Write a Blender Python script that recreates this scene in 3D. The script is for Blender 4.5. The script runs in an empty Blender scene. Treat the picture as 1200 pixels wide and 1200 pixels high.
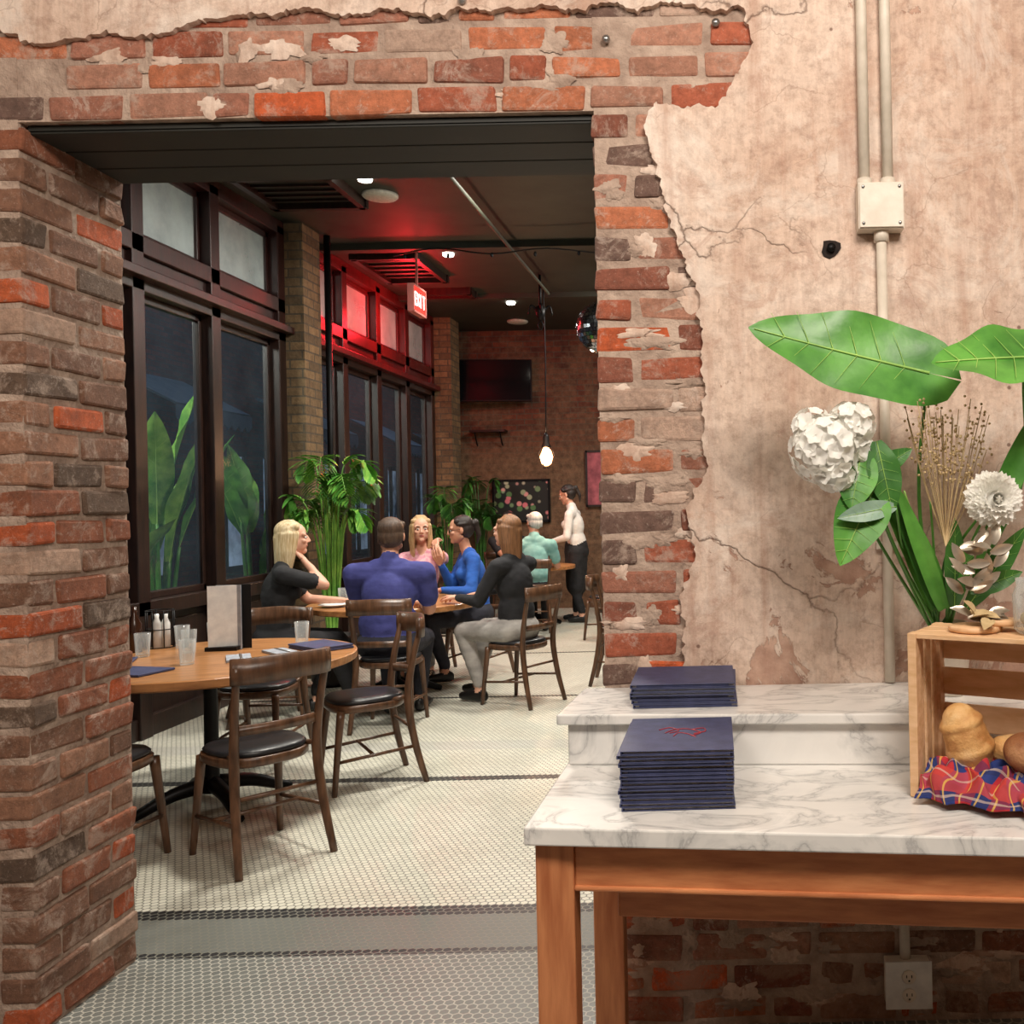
import bpy, bmesh, math, random
import numpy as np
from mathutils import Vector, Matrix, noise
random.seed(7)
R=random.random
def U(a,b): return a+(b-a)*R()
def lin(c):
    o=[]
    for x in c[:3]:
        x/=255.0
        o.append(x/12.92 if x<=.04045 else ((x+.055)/1.055)**2.4)
    return (*o,1)
# ------------------------------------------------------------ materials
def newmat(name):
    m=bpy.data.materials.new(name); m.use_nodes=True
    n=m.node_tree.nodes; l=m.node_tree.links
    return m,n,l,n['Principled BSDF']
def texco(n,l,scale=(1,1,1),kind='Object'):
    t=n.new('ShaderNodeTexCoord'); mp=n.new('ShaderNodeMapping')
    mp.inputs['Scale'].default_value=scale
    l.new(t.outputs[kind],mp.inputs['Vector']); return mp.outputs['Vector']
def noise_n(n,l,vec,scale,detail=4,rough=.55,dist=0):
    t=n.new('ShaderNodeTexNoise'); t.inputs['Scale'].default_value=scale
    t.inputs['Detail'].default_value=detail; t.inputs['Roughness'].default_value=rough
    t.inputs['Distortion'].default_value=dist
    l.new(vec,t.inputs['Vector']); return t.outputs['Fac']
def ramp(n,l,fac,stops):
    r=n.new('ShaderNodeValToRGB'); e=r.color_ramp.elements
    while len(e)<len(stops): e.new(.5)
    for i,(p,c) in enumerate(stops):
        e[i].position=p; e[i].color=c if len(c)==4 else (*c,1)
    l.new(fac,r.inputs['Fac']); return r.outputs['Color']
def mixc(n,l,fac,a,b,mode='MIX'):
    x=n.new('ShaderNodeMix'); x.data_type='RGBA'; x.blend_type=mode
    if isinstance(fac,(int,float)): x.inputs[0].default_value=fac
    else: l.new(fac,x.inputs[0])
    for s,i in ((a,6),(b,7)):
        if isinstance(s,tuple): x.inputs[i].default_value=s
        else: l.new(s,x.inputs[i])
    return x.outputs[2]
def bumpn(n,l,b,h,strength=.3,dist=.01):
    u=n.new('ShaderNodeBump'); u.inputs['Strength'].default_value=strength; u.inputs['Distance'].default_value=dist
    l.new(h,u.inputs['Height']); l.new(u.outputs['Normal'],b.inputs['Normal'])
def simple(name,c1,c2=None,scale=6,rough=.5,metal=0,bump=0,bscale=60,stretch=(1,1,1),emit=0,bdist=.004,detail=4):
    m,n,l,b=newmat(name)
    c1=lin(c1); c2=lin(c2) if c2 else tuple(x*.8 for x in c1[:3])+(1,)
    v=texco(n,l,stretch)
    f=noise_n(n,l,v,scale,detail)
    c=ramp(n,l,f,[(.32,c2),(.68,c1)])
    l.new(c,b.inputs['Base Color'])
    b.inputs['Roughness'].default_value=rough; b.inputs['Metallic'].default_value=metal
    if bump: bumpn(n,l,b,noise_n(n,l,v,bscale,3),bump,bdist)
    if emit:
        l.new(c,b.inputs['Emission Color']); b.inputs['Emission Strength'].default_value=emit
    return m
def math_n(n,l,op,a,b=None):
    x=n.new('ShaderNodeMath'); x.operation=op
    for i,s in enumerate((a,b)):
        if s is None: continue
        if isinstance(s,(int,float)): x.inputs[i].default_value=s
        else: l.new(s,x.inputs[i])
    return x.outputs[0]
def vmath(n,l,op,a,b=None,out=0):
    x=n.new('ShaderNodeVectorMath'); x.operation=op
    for i,s in enumerate((a,b)):
        if s is None: continue
        if isinstance(s,tuple): x.inputs[i].default_value=s
        else: l.new(s,x.inputs[i])
    return x.outputs[out]

def plaster_mat():
    m,n,l,b=newmat('old_plaster'); v=texco(n,l)
    base=ramp(n,l,noise_n(n,l,v,1.7,9,.68,.5),[(.28,lin((178,146,128))),(.42,lin((203,176,158))),(.55,lin((218,196,180))),(.72,lin((232,217,205)))])
    fine=ramp(n,l,noise_n(n,l,v,26,9,.75),[(.32,lin((172,150,138))),(.55,lin((252,248,245)))])
    c=mixc(n,l,.58,base,fine,'MULTIPLY')
    vb=texco(n,l,(60,1,9))
    br=ramp(n,l,noise_n(n,l,vb,1.0,5,.6,.6),[(.4,(.84,.82,.81)),(.62,(1.04,1.04,1.04))])
    c=mixc(n,l,.55,c,br,'MULTIPLY')
    wsh=ramp(n,l,noise_n(n,l,v,3.1,8,.74,.8),[(.52,(0,0,0)),(.62,(1,1,1))])
    c=mixc(n,l,math_n(n,l,'MULTIPLY',wsh,.36),c,lin((234,226,216)))
    vs=texco(n,l,(9,1,.8))
    st=ramp(n,l,noise_n(n,l,vs,2.0,5,.6,.3),[(.52,(0,0,0)),(.72,(1,1,1))])
    c=mixc(n,l,math_n(n,l,'MULTIPLY',st,.45),c,lin((166,122,100)))
    bl=ramp(n,l,noise_n(n,l,v,5.5,8,.72,1.0),[(.56,(0,0,0)),(.62,(1,1,1))])
    c=mixc(n,l,math_n(n,l,'MULTIPLY',bl,.36),c,lin((172,134,116)))
    gs=ramp(n,l,noise_n(n,l,v,2.3,8,.7,1.5),[(.58,(0,0,0)),(.66,(1,1,1))])
    c=mixc(n,l,math_n(n,l,'MULTIPLY',gs,.3),c,lin((160,138,126)))
    sx=n.new('ShaderNodeSeparateXYZ'); l.new(v,sx.inputs[0])
    lowz=n.new('ShaderNodeMapRange'); l.new(sx.outputs['Z'],lowz.inputs[0])
    lowz.inputs[1].default_value=1.6; lowz.inputs[2].default_value=.9; lowz.inputs[3].default_value=0; lowz.inputs[4].default_value=.13
    pn=math_n(n,l,'ADD',noise_n(n,l,v,4.2,9,.68,.6),lowz.outputs[0])
    pm=ramp(n,l,pn,[(.645,(0,0,0)),(.655,(1,1,1))])
    patch=ramp(n,l,noise_n(n,l,v,18,5),[(.35,lin((146,104,86))),(.65,lin((190,154,134)))])
    c=mixc(n,l,math_n(n,l,'MULTIPLY',pm,.8),c,patch)
    def cracks(sc,wd,amt,ms):
        vo=n.new('ShaderNodeTexVoronoi'); vo.feature='DISTANCE_TO_EDGE'; vo.inputs['Scale'].default_value=sc
        wob=n.new('ShaderNodeTexNoise'); wob.inputs['Scale'].default_value=5; wob.inputs['Detail'].default_value=6
        l.new(v,wob.inputs['Vector'])
        ad=vmath(n,l,'SCALE',wob.outputs['Color']); ad.node.inputs['Scale'].default_value=.28
        l.new(vmath(n,l,'ADD',v,ad),vo.inputs['Vector'])
        cr=ramp(n,l,vo.outputs['Distance'],[(.0,(1,1,1)),(wd,(0,0,0))])
        return math_n(n,l,'MULTIPLY',cr,ramp(n,l,noise_n(n,l,v,ms,2),[(.47,(0,0,0)),(.56,(1,1,1))]))
    crm=cracks(1.15,.005,.6,1.3); crf=cracks(4.5,.012,.4,2.7)
    c=mixc(n,l,math_n(n,l,'MULTIPLY',crm,.7),c,lin((95,68,52)))
    c=mixc(n,l,math_n(n,l,'MULTIPLY',crf,.4),c,lin((130,98,80)))
    sp=n.new('ShaderNodeTexVoronoi'); sp.inputs['Scale'].default_value=9; l.new(v,sp.inputs['Vector'])
    spm=ramp(n,l,sp.outputs['Distance'],[(.035,(1,1,1)),(.06,(0,0,0))])
    c=mixc(n,l,math_n(n,l,'MULTIPLY',spm,.75),c,lin((100,66,52)))
    l.new(c,b.inputs['Base Color']); b.inputs['Roughness'].default_value=.9
    h=math_n(n,l,'ADD',noise_n(n,l,v,14,9,.7),math_n(n,l,'MULTIPLY',math_n(n,l,'ADD',crm,math_n(n,l,'MULTIPLY',pm,.5)),-.8))
    bumpn(n,l,b,h,.6,.012); return m
def brick_mat(name='old_brick',smear=.62,dirt=.4,sm0=.52,sc=(200,178,162)):
    m,n,l,b=newmat(name); v=texco(n,l)
    a=n.new('ShaderNodeAttribute'); a.attribute_name='Col'
    f=ramp(n,l,noise_n(n,l,v,34,8,.75),[(.3,(.5,.48,.46)),(.62,(1.12,1.1,1.08))])
    c=mixc(n,l,.85,a.outputs['Color'],f,'MULTIPLY')
    sd=ramp(n,l,noise_n(n,l,v,6,7,.7,.3),[(.52,(0,0,0)),(.66,(1,1,1))])
    c=mixc(n,l,math_n(n,l,'MULTIPLY',sd,dirt),c,lin((92,68,56)))
    sm=ramp(n,l,noise_n(n,l,v,10,9,.78,.5),[(sm0,(0,0,0)),(sm0+.11,(1,1,1))])
    c=mixc(n,l,math_n(n,l,'MULTIPLY',sm,smear),c,lin(sc))
    s2=ramp(n,l,noise_n(n,l,v,4.5,9,.8,.8),[(.58,(0,0,0)),(.63,(1,1,1))])
    c=mixc(n,l,math_n(n,l,'MULTIPLY',s2,.55),c,lin((212,192,178)))
    vo=ramp(n,l,noise_n(n,l,v,75,5,.7),[(.6,(0,0,0)),(.68,(1,1,1))])
    c=mixc(n,l,math_n(n,l,'MULTIPLY',vo,.4),c,lin((210,190,176)))
    l.new(c,b.inputs['Base Color']); b.inputs['Roughness'].default_value=.95
    bumpn(n,l,b,noise_n(n,l,v,45,9,.78),.9,.012); return m
def brick_tex_mat(name,c1,c2,mort,axis='XZ',dusty=None):
    m,n,l,b=newmat(name); v=texco(n,l)
    s=n.new('ShaderNodeSeparateXYZ'); l.new(v,s.inputs[0])
    k=n.new('ShaderNodeCombineXYZ')
    if axis=='XZ': l.new(s.outputs['X'],k.inputs[0])
    else: l.new(math_n(n,l,'ADD',s.outputs['Y'],s.outputs['X']),k.inputs[0])
    l.new(s.outputs['Z'],k.inputs[1])
    t=n.new('ShaderNodeTexBrick'); l.new(k.outputs[0],t.inputs['Vector'])
    t.inputs['Scale'].default_value=1; t.inputs['Brick Width'].default_value=.22; t.inputs['Row Height'].default_value=.08
    t.inputs['Mortar Size'].default_value=.008; t.inputs['Color1'].default_value=lin(c1); t.inputs['Color2'].default_value=lin(c2)
    t.inputs['Mortar'].default_value=lin(mort)
    f=ramp(n,l,noise_n(n,l,v,12,6,.7),[(.3,(.4,.4,.4)),(.7,(1.15,1.15,1.15))])
    c=mixc(n,l,.8,t.outputs['Color'],f,'MULTIPLY')
    if dusty:
        pm=ramp(n,l,noise_n(n,l,v,1.1,7,.65,.3),[(.47,(0,0,0)),(.53,(1,1,1))])
        zz=n.new('ShaderNodeMapRange'); l.new(s.outputs['Z'],zz.inputs[0]); zz.inputs[1].default_value=2.6; zz.inputs[2].default_value=2.1
        c=mixc(n,l,math_n(n,l,'MULTIPLY',math_n(n,l,'MAXIMUM',math_n(n,l,'MULTIPLY',pm,.5),zz.outputs[0]),.85),c,mixc(n,l,1,lin(dusty),f,'MULTIPLY'))
    l.new(c,b.inputs['Base Color']); b.inputs['Roughness'].default_value=.9
    bumpn(n,l,b,math_n(n,l,'ADD',math_n(n,l,'MULTIPLY',t.outputs['Fac'],-1),noise_n(n,l,v,40,4)),.5,.01); return m
def hex_mat(name,tile,grout,bands,lines):
    m,n,l,b=newmat(name); v=texco(n,l); sz=.030
    p=vmath(n,l,'MULTIPLY',v,(1/sz,1/sz,0)); p=vmath(n,l,'ADD',p,(1000.,1732.0508,0))
    a=vmath(n,l,'SUBTRACT',vmath(n,l,'MODULO',p,(1,1.7320508,1)),(.5,.8660254,0))
    bb=vmath(n,l,'SUBTRACT',vmath(n,l,'MODULO',vmath(n,l,'SUBTRACT',p,(.5,.8660254,0)),(1,1.7320508,1)),(.5,.8660254,0))
    sel=math_n(n,l,'LESS_THAN',vmath(n,l,'DOT_PRODUCT',a,a,1),vmath(n,l,'DOT_PRODUCT',bb,bb,1))
    mx=n.new('ShaderNodeMix'); mx.data_type='VECTOR'; l.new(sel,mx.inputs[0]); l.new(bb,mx.inputs[4]); l.new(a,mx.inputs[5])
    g=mx.outputs[1]; ab=vmath(n,l,'ABSOLUTE',g)
    s=n.new('ShaderNodeSeparateXYZ'); l.new(ab,s.inputs[0])
    d=math_n(n,l,'MAXIMUM',vmath(n,l,'DOT_PRODUCT',ab,(.5,.8660254,0),1),s.outputs['X'])
    gm=ramp(n,l,d,[(.405,(0,0,0)),(.445,(1,1,1))])
    cc=vmath(n,l,'SUBTRACT',p,g); wn=n.new('ShaderNodeTexWhiteNoise'); l.new(cc,wn.inputs['Vector'])
    sy=n.new('ShaderNodeSeparateXYZ'); l.new(cc,sy.inputs[0])
    Y=math_n(n,l,'SUBTRACT',math_n(n,l,'MULTIPLY',sy.outputs['Y'],sz),1732.0508*sz)
    tc=mixc(n,l,.14,lin(tile),wn.outputs['Value'],'MULTIPLY')
    for (y0,y1,col) in bands+lines:
        k=math_n(n,l,'MULTIPLY',math_n(n,l,'GREATER_THAN',Y,y0),math_n(n,l,'LESS_THAN',Y,y1))
        tc=mixc(n,l,k,tc,lin(col))
    dirt=ramp(n,l,noise_n(n,l,v,1.5,5),[(.3,(.84,.83,.80)),(.65,(1,1,1))])
    c=mixc(n,l,gm,tc,lin(grout)); c=mixc(n,l,1,c,dirt,'MULTIPLY')
    l.new(c,b.inputs['Base Color']); b.inputs['Roughness'].default_value=.42
    bumpn(n,l,b,math_n(n,l,'MULTIPLY',gm,-1),.3,.002); return m
def marble_mat():
    m,n,l,b=newmat('white_marble'); v=texco(n,l,(1,1.8,1))
    f=noise_n(n,l,v,3.2,8,.58,1.4)
    x=math_n(n,l,'ABSOLUTE',math_n(n,l,'SUBTRACT',f,.5))
    vein=ramp(n,l,x,[(0,lin((186,185,184))),(.012,lin((214,213,210))),(.06,lin((234,232,228)))])
    cl=ramp(n,l,noise_n(n,l,v,2.6,6,.6,.8),[(.35,(.87,.88,.89)),(.58,(1,1,1))])
    l.new(mixc(n,l,1,vein,cl,'MULTIPLY'),b.inputs['Base Color']); b.inputs['Roughness'].default_value=.2; return m
def glass_pane(name,tint,opac,rough=.05):
    m,n,l,b=newmat(name); out=n['Material Output']
    b.inputs['Base Color'].default_value=lin(tint); b.inputs['Roughness'].default_value=rough
    v=texco(n,l); bumpn(n,l,b,noise_n(n,l,v,9,4,.6),.15,.01)
    tr=n.new('ShaderNodeBsdfTransparent'); mx=n.new('ShaderNodeMixShader')
    f=ramp(n,l,noise_n(n,l,v,2.5,5,.6),[(.3,(opac*.6,)*3),(.7,(min(1,opac*1.4),)*3)])
    l.new(f,mx.inputs[0]); l.new(tr.outputs[0],mx.inputs[1]); l.new(b.outputs[0],mx.inputs[2]); l.new(mx.outputs[0],out.inputs[0]); return m
def clear_glass():
    m,n,l,b=newmat('clear_glass'); out=n['Material Output']
    b.inputs['Roughness'].default_value=.04; b.inputs['Base Color'].default_value=(.8,.84,.85,1)
    lw=n.new('ShaderNodeLayerWeight'); lw.inputs[0].default_value=.35
    tr=n.new('ShaderNodeBsdfTransparent'); tr.inputs[0].default_value=(.95,.97,.97,1); mx=n.new('ShaderNodeMixShader')
    l.new(ramp(n,l,lw.outputs['Facing'],[(.1,(.08,)*3),(.9,(.6,)*3)]),mx.inputs[0])
    l.new(tr.outputs[0],mx.inputs[1]); l.new(b.outputs[0],mx.inputs[2]); l.new(mx.outputs[0],out.inputs[0]); return m
def leaf_mat(name,c1,c2,rough=.4):
    return simple(name,c1,c2,9,rough,0,.25,25,(1,1,1))
def petal_mat():
    m,n,l,b=newmat('white_petals'); out=n['Material Output']; v=texco(n,l)
    c=ramp(n,l,noise_n(n,l,v,20),[(.3,lin((250,249,243))),(.7,lin((255,255,252)))])
    l.new(c,b.inputs['Base Color']); b.inputs['Roughness'].default_value=.7
    t=n.new('ShaderNodeBsdfTranslucent'); l.new(c,t.inputs[0]); mx=n.new('ShaderNodeMixShader'); mx.inputs[0].default_value=.35
    l.new(b.outputs[0],mx.inputs[1]); l.new(t.outputs[0],mx.inputs[2]); l.new(mx.outputs[0],out.inputs[0]); return m
def plaid_mat():
    m,n,l,b=newmat('plaid_cloth'); t=n.new('ShaderNodeUVMap'); s=n.new('ShaderNodeSeparateXYZ'); l.new(t.outputs[0],s.inputs[0])
    def stripes(o,k,th):
        return math_n(n,l,'GREATER_THAN',math_n(n,l,'SINE',math_n(n,l,'MULTIPLY',o,k)),th)
    c=mixc(n,l,stripes(s.outputs['X'],15,.1),lin((176,38,48)),lin((36,54,120)))
    c=mixc(n,l,math_n(n,l,'MULTIPLY',stripes(s.outputs['Y'],15,.2),.6),c,lin((30,40,84)))
    c=mixc(n,l,math_n(n,l,'MULTIPLY',stripes(s.outputs['Y'],7,.6),.7),c,lin((190,64,56)))
    c=mixc(n,l,math_n(n,l,'MULTIPLY',stripes(s.outputs['X'],30,.95),.7),c,lin((215,175,80)))
    c=mixc(n,l,math_n(n,l,'MULTIPLY',stripes(s.outputs['Y'],30,.96),.5),c,lin((205,185,170)))
    l.new(c,b.inputs['Base Color']); b.inputs['Roughness'].default_value=.85; return m
def bread_mat(name,a,b_,c_):
    m,n,l,b=newmat(name); v=texco(n,l)
    c=ramp(n,l,noise_n(n,l,v,11,6,.6,.3),[(.3,lin(a)),(.5,lin(b_)),(.68,lin(c_))])
    l.new(c,b.inputs['Base Color']); b.inputs['Roughness'].default_value=.5
    bumpn(n,l,b,noise_n(n,l,v,45,6,.7),.7,.008); return m

M_PL=plaster_mat(); M_BR=brick_mat(); M_BRD=brick_mat('dusty_old_brick',.72,.65,.47,(172,138,118))
M_MORT=simple('brick_mortar',(188,166,150),(144,122,108),14,.95,0,.9,50,bdist=.012,detail=8)
M_MARB=marble_mat()
M_CHERRY=simple('cherry_wood',(210,138,90),(174,102,62),5,.4,0,.1,40,(1,9,9))
M_CHERRYV=simple('cherry_wood_vertical',(204,134,88),(168,98,60),5,.4,0,.1,40,(9,9,1))
M_PINE=simple('pine_wood',(232,194,154),(208,164,118),6,.6,0,.1,60,(2,9,9))
M_DKW=simple('dark_stained_wood',(46,27,20),(24,14,12),5,.4,0,.2,30,(6,6,1))
M_DKR=simple('red_lit_frame_wood',(84,22,22),(56,14,14),5,.4,0,.2,30,(6,6,1))  # frame wood with the exit sign's red light mixed into its colour
M_DKN=simple('dark_brown_frame',(56,24,20),(34,15,13),5,.4,0,.2,30,(6,6,1))
M_CHW=simple('chair_wood',(108,76,54),(66,44,30),7,.32,0,.1,50,(5,5,1))
M_SEAT=simple('black_leather',(40,40,44),(24,24,26),8,.36,0,.2,90)
M_TTOP=simple('table_top_wood',(194,138,88),(148,98,58),4,.3,0,.1,40,(1,8,8))
M_BLK=simple('black_iron',(22,22,24),(12,12,13),6,.45,.6)
M_CEIL=simple('dark_painted_ceiling',(44,48,38),(30,33,26),3,.6,0,.2,10)
M_SOFF=simple('dark_soffit_boards',(27,27,20),(17,17,12),3,.6,0,.2,10)
M_CPIPE=simple('ceiling_conduit_paint',(76,78,64),(58,60,48),6,.6)
M_CEILF=simple('front_ceiling_paint',(170,160,150),(150,140,130),3,.9)
M_PAINT=simple('conduit_paint',(224,214,200),(200,190,174),12,.5,0,.2,40)
M_NAVY=simple('navy_menu_cover',(66,72,108),(52,58,90),30,.55,0,.2,200)
M_PAGE=simple('menu_pages',(200,196,190),(150,150,150),60,.8)
M_RED=simple('red_foil_logo',(170,50,56),(140,36,44),20,.5)
M_WHITE=simple('white_paper',(228,228,224),(206,206,204),20,.8)
M_GREY=simple('grey_print',(170,176,184),(140,146,156),20,.7)
M_GREEN=leaf_mat('green_leaf',(98,162,66),(56,114,40))
M_DGREEN=leaf_mat('dark_green_leaf',(68,124,50),(38,84,34))
M_PALM=leaf_mat('palm_leaf',(142,190,82),(72,132,46))
M_LIME=leaf_mat('lime_vein',(160,200,100),(132,176,84))
M_SAGE=leaf_mat('sage_leaf',(140,168,148),(112,140,122))
M_PETAL=petal_mat()
M_DRIED=simple('dried_flower',(206,184,140),(172,146,104),20,.8)
M_GOLD=simple('metallic_leaf',(214,204,188),(160,148,132),12,.3,.7)
M_GLASS=clear_glass()
M_STEEL=simple('brushed_metal',(180,180,180),(140,140,140),10,.3,.9)
M_TERRA=simple('planter_dark',(50,46,44),(36,32,30),8,.6)
# ------------------------------------------------------------ mesh builder
def catmull(pts,k=6):
    pts=[Vector(p) for p in pts]
    if len(pts)<3: return [pts[0].lerp(pts[-1],i/k) for i in range(k+1)]
    P=[pts[0]*2-pts[1]]+pts+[pts[-1]*2-pts[-2]]; o=[]
    for i in range(1,len(P)-2):
        a,b,c,d=P[i-1:i+3]
        for j in range(k):
            t=j/k; o.append(.5*((2*b)+(c-a)*t+(2*a-5*b+4*c-d)*t*t+(3*b-a-3*c+d)*t**3))
    o.append(pts[-1]); return o
class MB:
    def __init__(s): s.v=[];s.f=[];s.m=[];s.sm=[];s.mats=[];s.col=[];s.uv=None
    def mi(s,mat):
        if mat not in s.mats: s.mats.append(mat)
        return s.mats.index(mat)
    def add(s,vs,fs,mat,smooth=False,M=None,col=(1,1,1)):
        o=len(s.v)
        for v in vs:
            v=Vector(v); s.v.append(tuple(M@v if M else v)); s.col.append(col)
        i=s.mi(mat)
        for f in fs: s.f.append([o+x for x in f]); s.m.append(i); s.sm.append(smooth)
    def box(s,c,d,mat,rz=0,M=None,jit=0,col=(1,1,1)):
        x,y,z=[k/2 for k in d]; rot=Matrix.Translation(c)@Matrix.Rotation(rz,4,'Z')
        if M: rot=M@rot
        vs=[Vector((a*x+U(-jit,jit),b*y+U(-jit,jit),e*z+U(-jit,jit))) for a in(-1,1) for b in(-1,1) for e in(-1,1)]
        s.add(vs,[(0,1,3,2),(4,6,7,5),(0,4,5,1),(2,3,7,6),(0,2,6,4),(1,5,7,3)],mat,False,rot,col)
    def stack(s,outline,levels,mat,smooth=True,M=None,cap=True):
        n=len(outline); vs=[];fs=[]
        for k,z in levels:
            for (x,y) in outline: vs.append((x*k,y*k,z))
        for i in range(len(levels)-1):
            for j in range(n): a=i*n+j;b=i*n+(j+1)%n; fs.append((a,b,b+n,a+n))
        if cap: fs.append(tuple(range(n))[::-1]); fs.append(tuple((len(levels)-1)*n+j for j in range(n)))
        s.add(vs,fs,mat,smooth,M)
    def lathe(s,prof,mat,M=None,seg=24,smooth=True):
        s.stack([(math.cos(2*math.pi*i/seg),math.sin(2*math.pi*i/seg)) for i in range(seg)],prof,mat,smooth,M)
    def tube(s,pts,r,mat,seg=8,k=6,sec=None,up=None,smooth=True,M=None,raw=False):
        P=[Vector(p) for p in pts] if raw else catmull(pts,k); n=len(P)
        if sec is None: sec=[(math.cos(2*math.pi*i/seg),math.sin(2*math.pi*i/seg)) for i in range(seg)]
        q=len(sec); vs=[];fs=[]; last=None
        for i,p in enumerate(P):
            t=(P[min(i+1,n-1)]-P[max(i-1,0)]).normalized()
            if up is not None: a=t.cross(Vector(up)).normalized()
            elif last is None:
                a=t.cross(Vector((0,0,1)) if abs(t.z)<.9 else Vector((1,0,0))).normalized()
            else: a=(last-t*last.dot(t)).normalized()
            last=a; b=a.cross(t)
            f=i/(n-1)
            rr=r if isinstance(r,(int,float)) else np.interp(f,np.linspace(0,1,len(r)),r)
            for (x,y) in sec: vs.append(p+a*x*rr+b*y*rr)
        for i in range(n-1):
            for j in range(q): a=i*q+j;b=i*q+(j+1)%q; fs.append((a,b,b+q,a+q))
        fs.append(tuple(range(q))); fs.append(tuple((n-1)*q+j for j in range(q)))
        s.add(vs,fs,mat,smooth,M)
    def ell(s,c,r,mat,M=None,seg=16,rings=10):
        vs=[];fs=[]
        for i in range(1,rings):
            a=math.pi*i/rings
            for j in range(seg):
                b=2*math.pi*j/seg; vs.append((c[0]+r[0]*math.sin(a)*math.cos(b),c[1]+r[1]*math.sin(a)*math.sin(b),c[2]+r[2]*math.cos(a)))
        vs+= [(c[0],c[1],c[2]+r[2]),(c[0],c[1],c[2]-r[2])]
        t=len(vs)-2
        for i in range(rings-2):
            for j in range(seg): a=i*seg+j;b=i*seg+(j+1)%seg; fs.append((a,b,b+seg,a+seg))
        for j in range(seg): fs.append((t,(j+1)%seg,j)); k=(rings-2)*seg; fs.append((t+1,k+j,k+(j+1)%seg))
        s.add(vs,fs,mat,True,M)
    def leaf(s,base,tip,width,mat,up=(0,-1,.3),shape='oval',droop=.1,fold=.15,nu=12,nv=6,wave=0,mid=None,notch=0):
        base=Vector(base);tip=Vector(tip); y=(tip-base); L=y.length; y.normalize()
        z=Vector(up); x=y.cross(z).normalized(); z=x.cross(y).normalized()
        vs=[];fs=[]; ph=R()*6
        for i in range(nu+1):
            t=i/nu
            if shape=='oval': w=math.sin(math.pi*min(1,t*.94+.06))**.75
            elif shape=='petal': u=t*.93+.07; w=math.sqrt(max(0,1-(2*u**1.25-1)**2))
            elif shape=='heart': w=(math.sin(math.pi*(t**.62)))**.7 if 0<t<1 else 0
            elif shape=='blade': w=math.sin(math.pi*(t*.9+.1))**.5*(1-.3*t)
            w=max(w,.02)*width/2
            for j in range(nv+1):
                q=j/nv*2-1
                back=-notch*L*abs(q)*max(0,1-t*2.2)
                p=base+y*(t*L+back)+x*(q*w)+z*(abs(q)*fold*w*2-droop*L*(t*t)+wave*math.sin(t*14+ph+q*2)*abs(q)*w)
                vs.append(p)
        for i in range(nu):
            for j in range(nv): a=i*(nv+1)+j; fs.append((a,a+1,a+nv+2,a+nv+1))
        s.add(vs,fs,mat,True)
        if mid:
            pts=[base+y*(t*L)+z*(.002-droop*L*t*t) for t in [0,.25,.5,.75,.97]]
            s.tube(pts,[width*.018,width*.006],mid,5,3)
            for k in range(1,7):
                t=k/7.5; w=(math.sin(math.pi*(t**.62)))**.7*width/2 if shape=='heart' else math.sin(math.pi*t)*width/2
                for q in(-1,1):
                    t2=min(.97,t+.1); a=base+y*(t*L)+z*(.002-droop*L*t*t)
                    b=base+y*(t2*L)+x*(q*w*.85)+z*(.003+.85*fold*w*2-droop*L*t2*t2)
                    s.tube([a,a.lerp(b,.5)+z*.001,b],[width*.006,width*.002],mid,4,2)
    def obj(s,name,loc=(0,0,0),rz=0,bevel=0,parent=None,fixn=True,solid=0):
        me=bpy.data.meshes.new(name); me.from_pydata(s.v,[],s.f)
        for m in s.mats: me.materials.append(m)
        me.polygons.foreach_set('material_index',s.m); me.polygons.foreach_set('use_smooth',s.sm)
        ca=me.color_attributes.new('Col','FLOAT_COLOR','POINT')
        ca.data.foreach_set('color',[x for c in s.col for x in (*c[:3],1)])
        if s.uv:
            uvl=me.uv_layers.new(name='UVMap')
            for lp in me.loops: uvl.data[lp.index].uv=s.uv[lp.vertex_index]
        if fixn:
            bm=bmesh.new(); bm.from_mesh(me); bmesh.ops.recalc_face_normals(bm,faces=bm.faces); bm.to_mesh(me); bm.free()
        o=bpy.data.objects.new(name,me); bpy.context.collection.objects.link(o)
        o.location=loc; o.rotation_euler=(0,0,rz)
        if bevel:
            b=o.modifiers.new('bevel','BEVEL'); b.width=bevel; b.segments=2; b.limit_method='ANGLE'; b.angle_limit=math.radians(40)
        if solid:
            b=o.modifiers.new('solid','SOLIDIFY'); b.thickness=solid
        if parent: o.parent=parent
        return o
def inst(o,name,loc,rz):
    c=bpy.data.objects.new(name,o.data); bpy.context.collection.objects.link(c); c.location=loc; c.rotation_euler=(0,0,rz)
    return c
# ------------------------------------------------------------ layout
YF,YB=2.68,3.144      # brick partition front / back faces
XL,XR=-1.977,-.357    # opening
ZT=2.59               # opening head
def slab(name,a,b,mat,bevel=0):
    m=MB(); m.box([(a[i]+b[i])/2 for i in range(3)],[b[i]-a[i] for i in range(3)],mat); return m.obj(name,bevel=bevel)
BLACKT=(40,40,42)
M_FL=hex_mat('white_hex_mosaic',(231,229,214),(128,127,116),[(3.16,3.47,(116,119,114)),(5.78,6.0,(210,208,198))],
    [(3.14,3.19,BLACKT),(3.455,3.51,BLACKT),(5.14,5.2,BLACKT),(7.34,7.4,BLACKT),(9.5,9.56,BLACKT)])
M_FLF=hex_mat('grey_hex_mosaic',(120,123,119),(186,184,174),[],[])
slab('floor',(-4.0,YB,-.06),(3.2,13.6,0),M_FL)
slab('floor_front_room',(-3.4,-3.2,-.06),(2.6,YB,0),M_FLF)
slab('ceiling',(-4.1,YB,4.0),(3.2,13.7,4.1),M_CEIL)
slab('ceiling_front_room',(-3.4,-3.2,3.7),(2.6,YF,3.8),M_CEILF)
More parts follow.
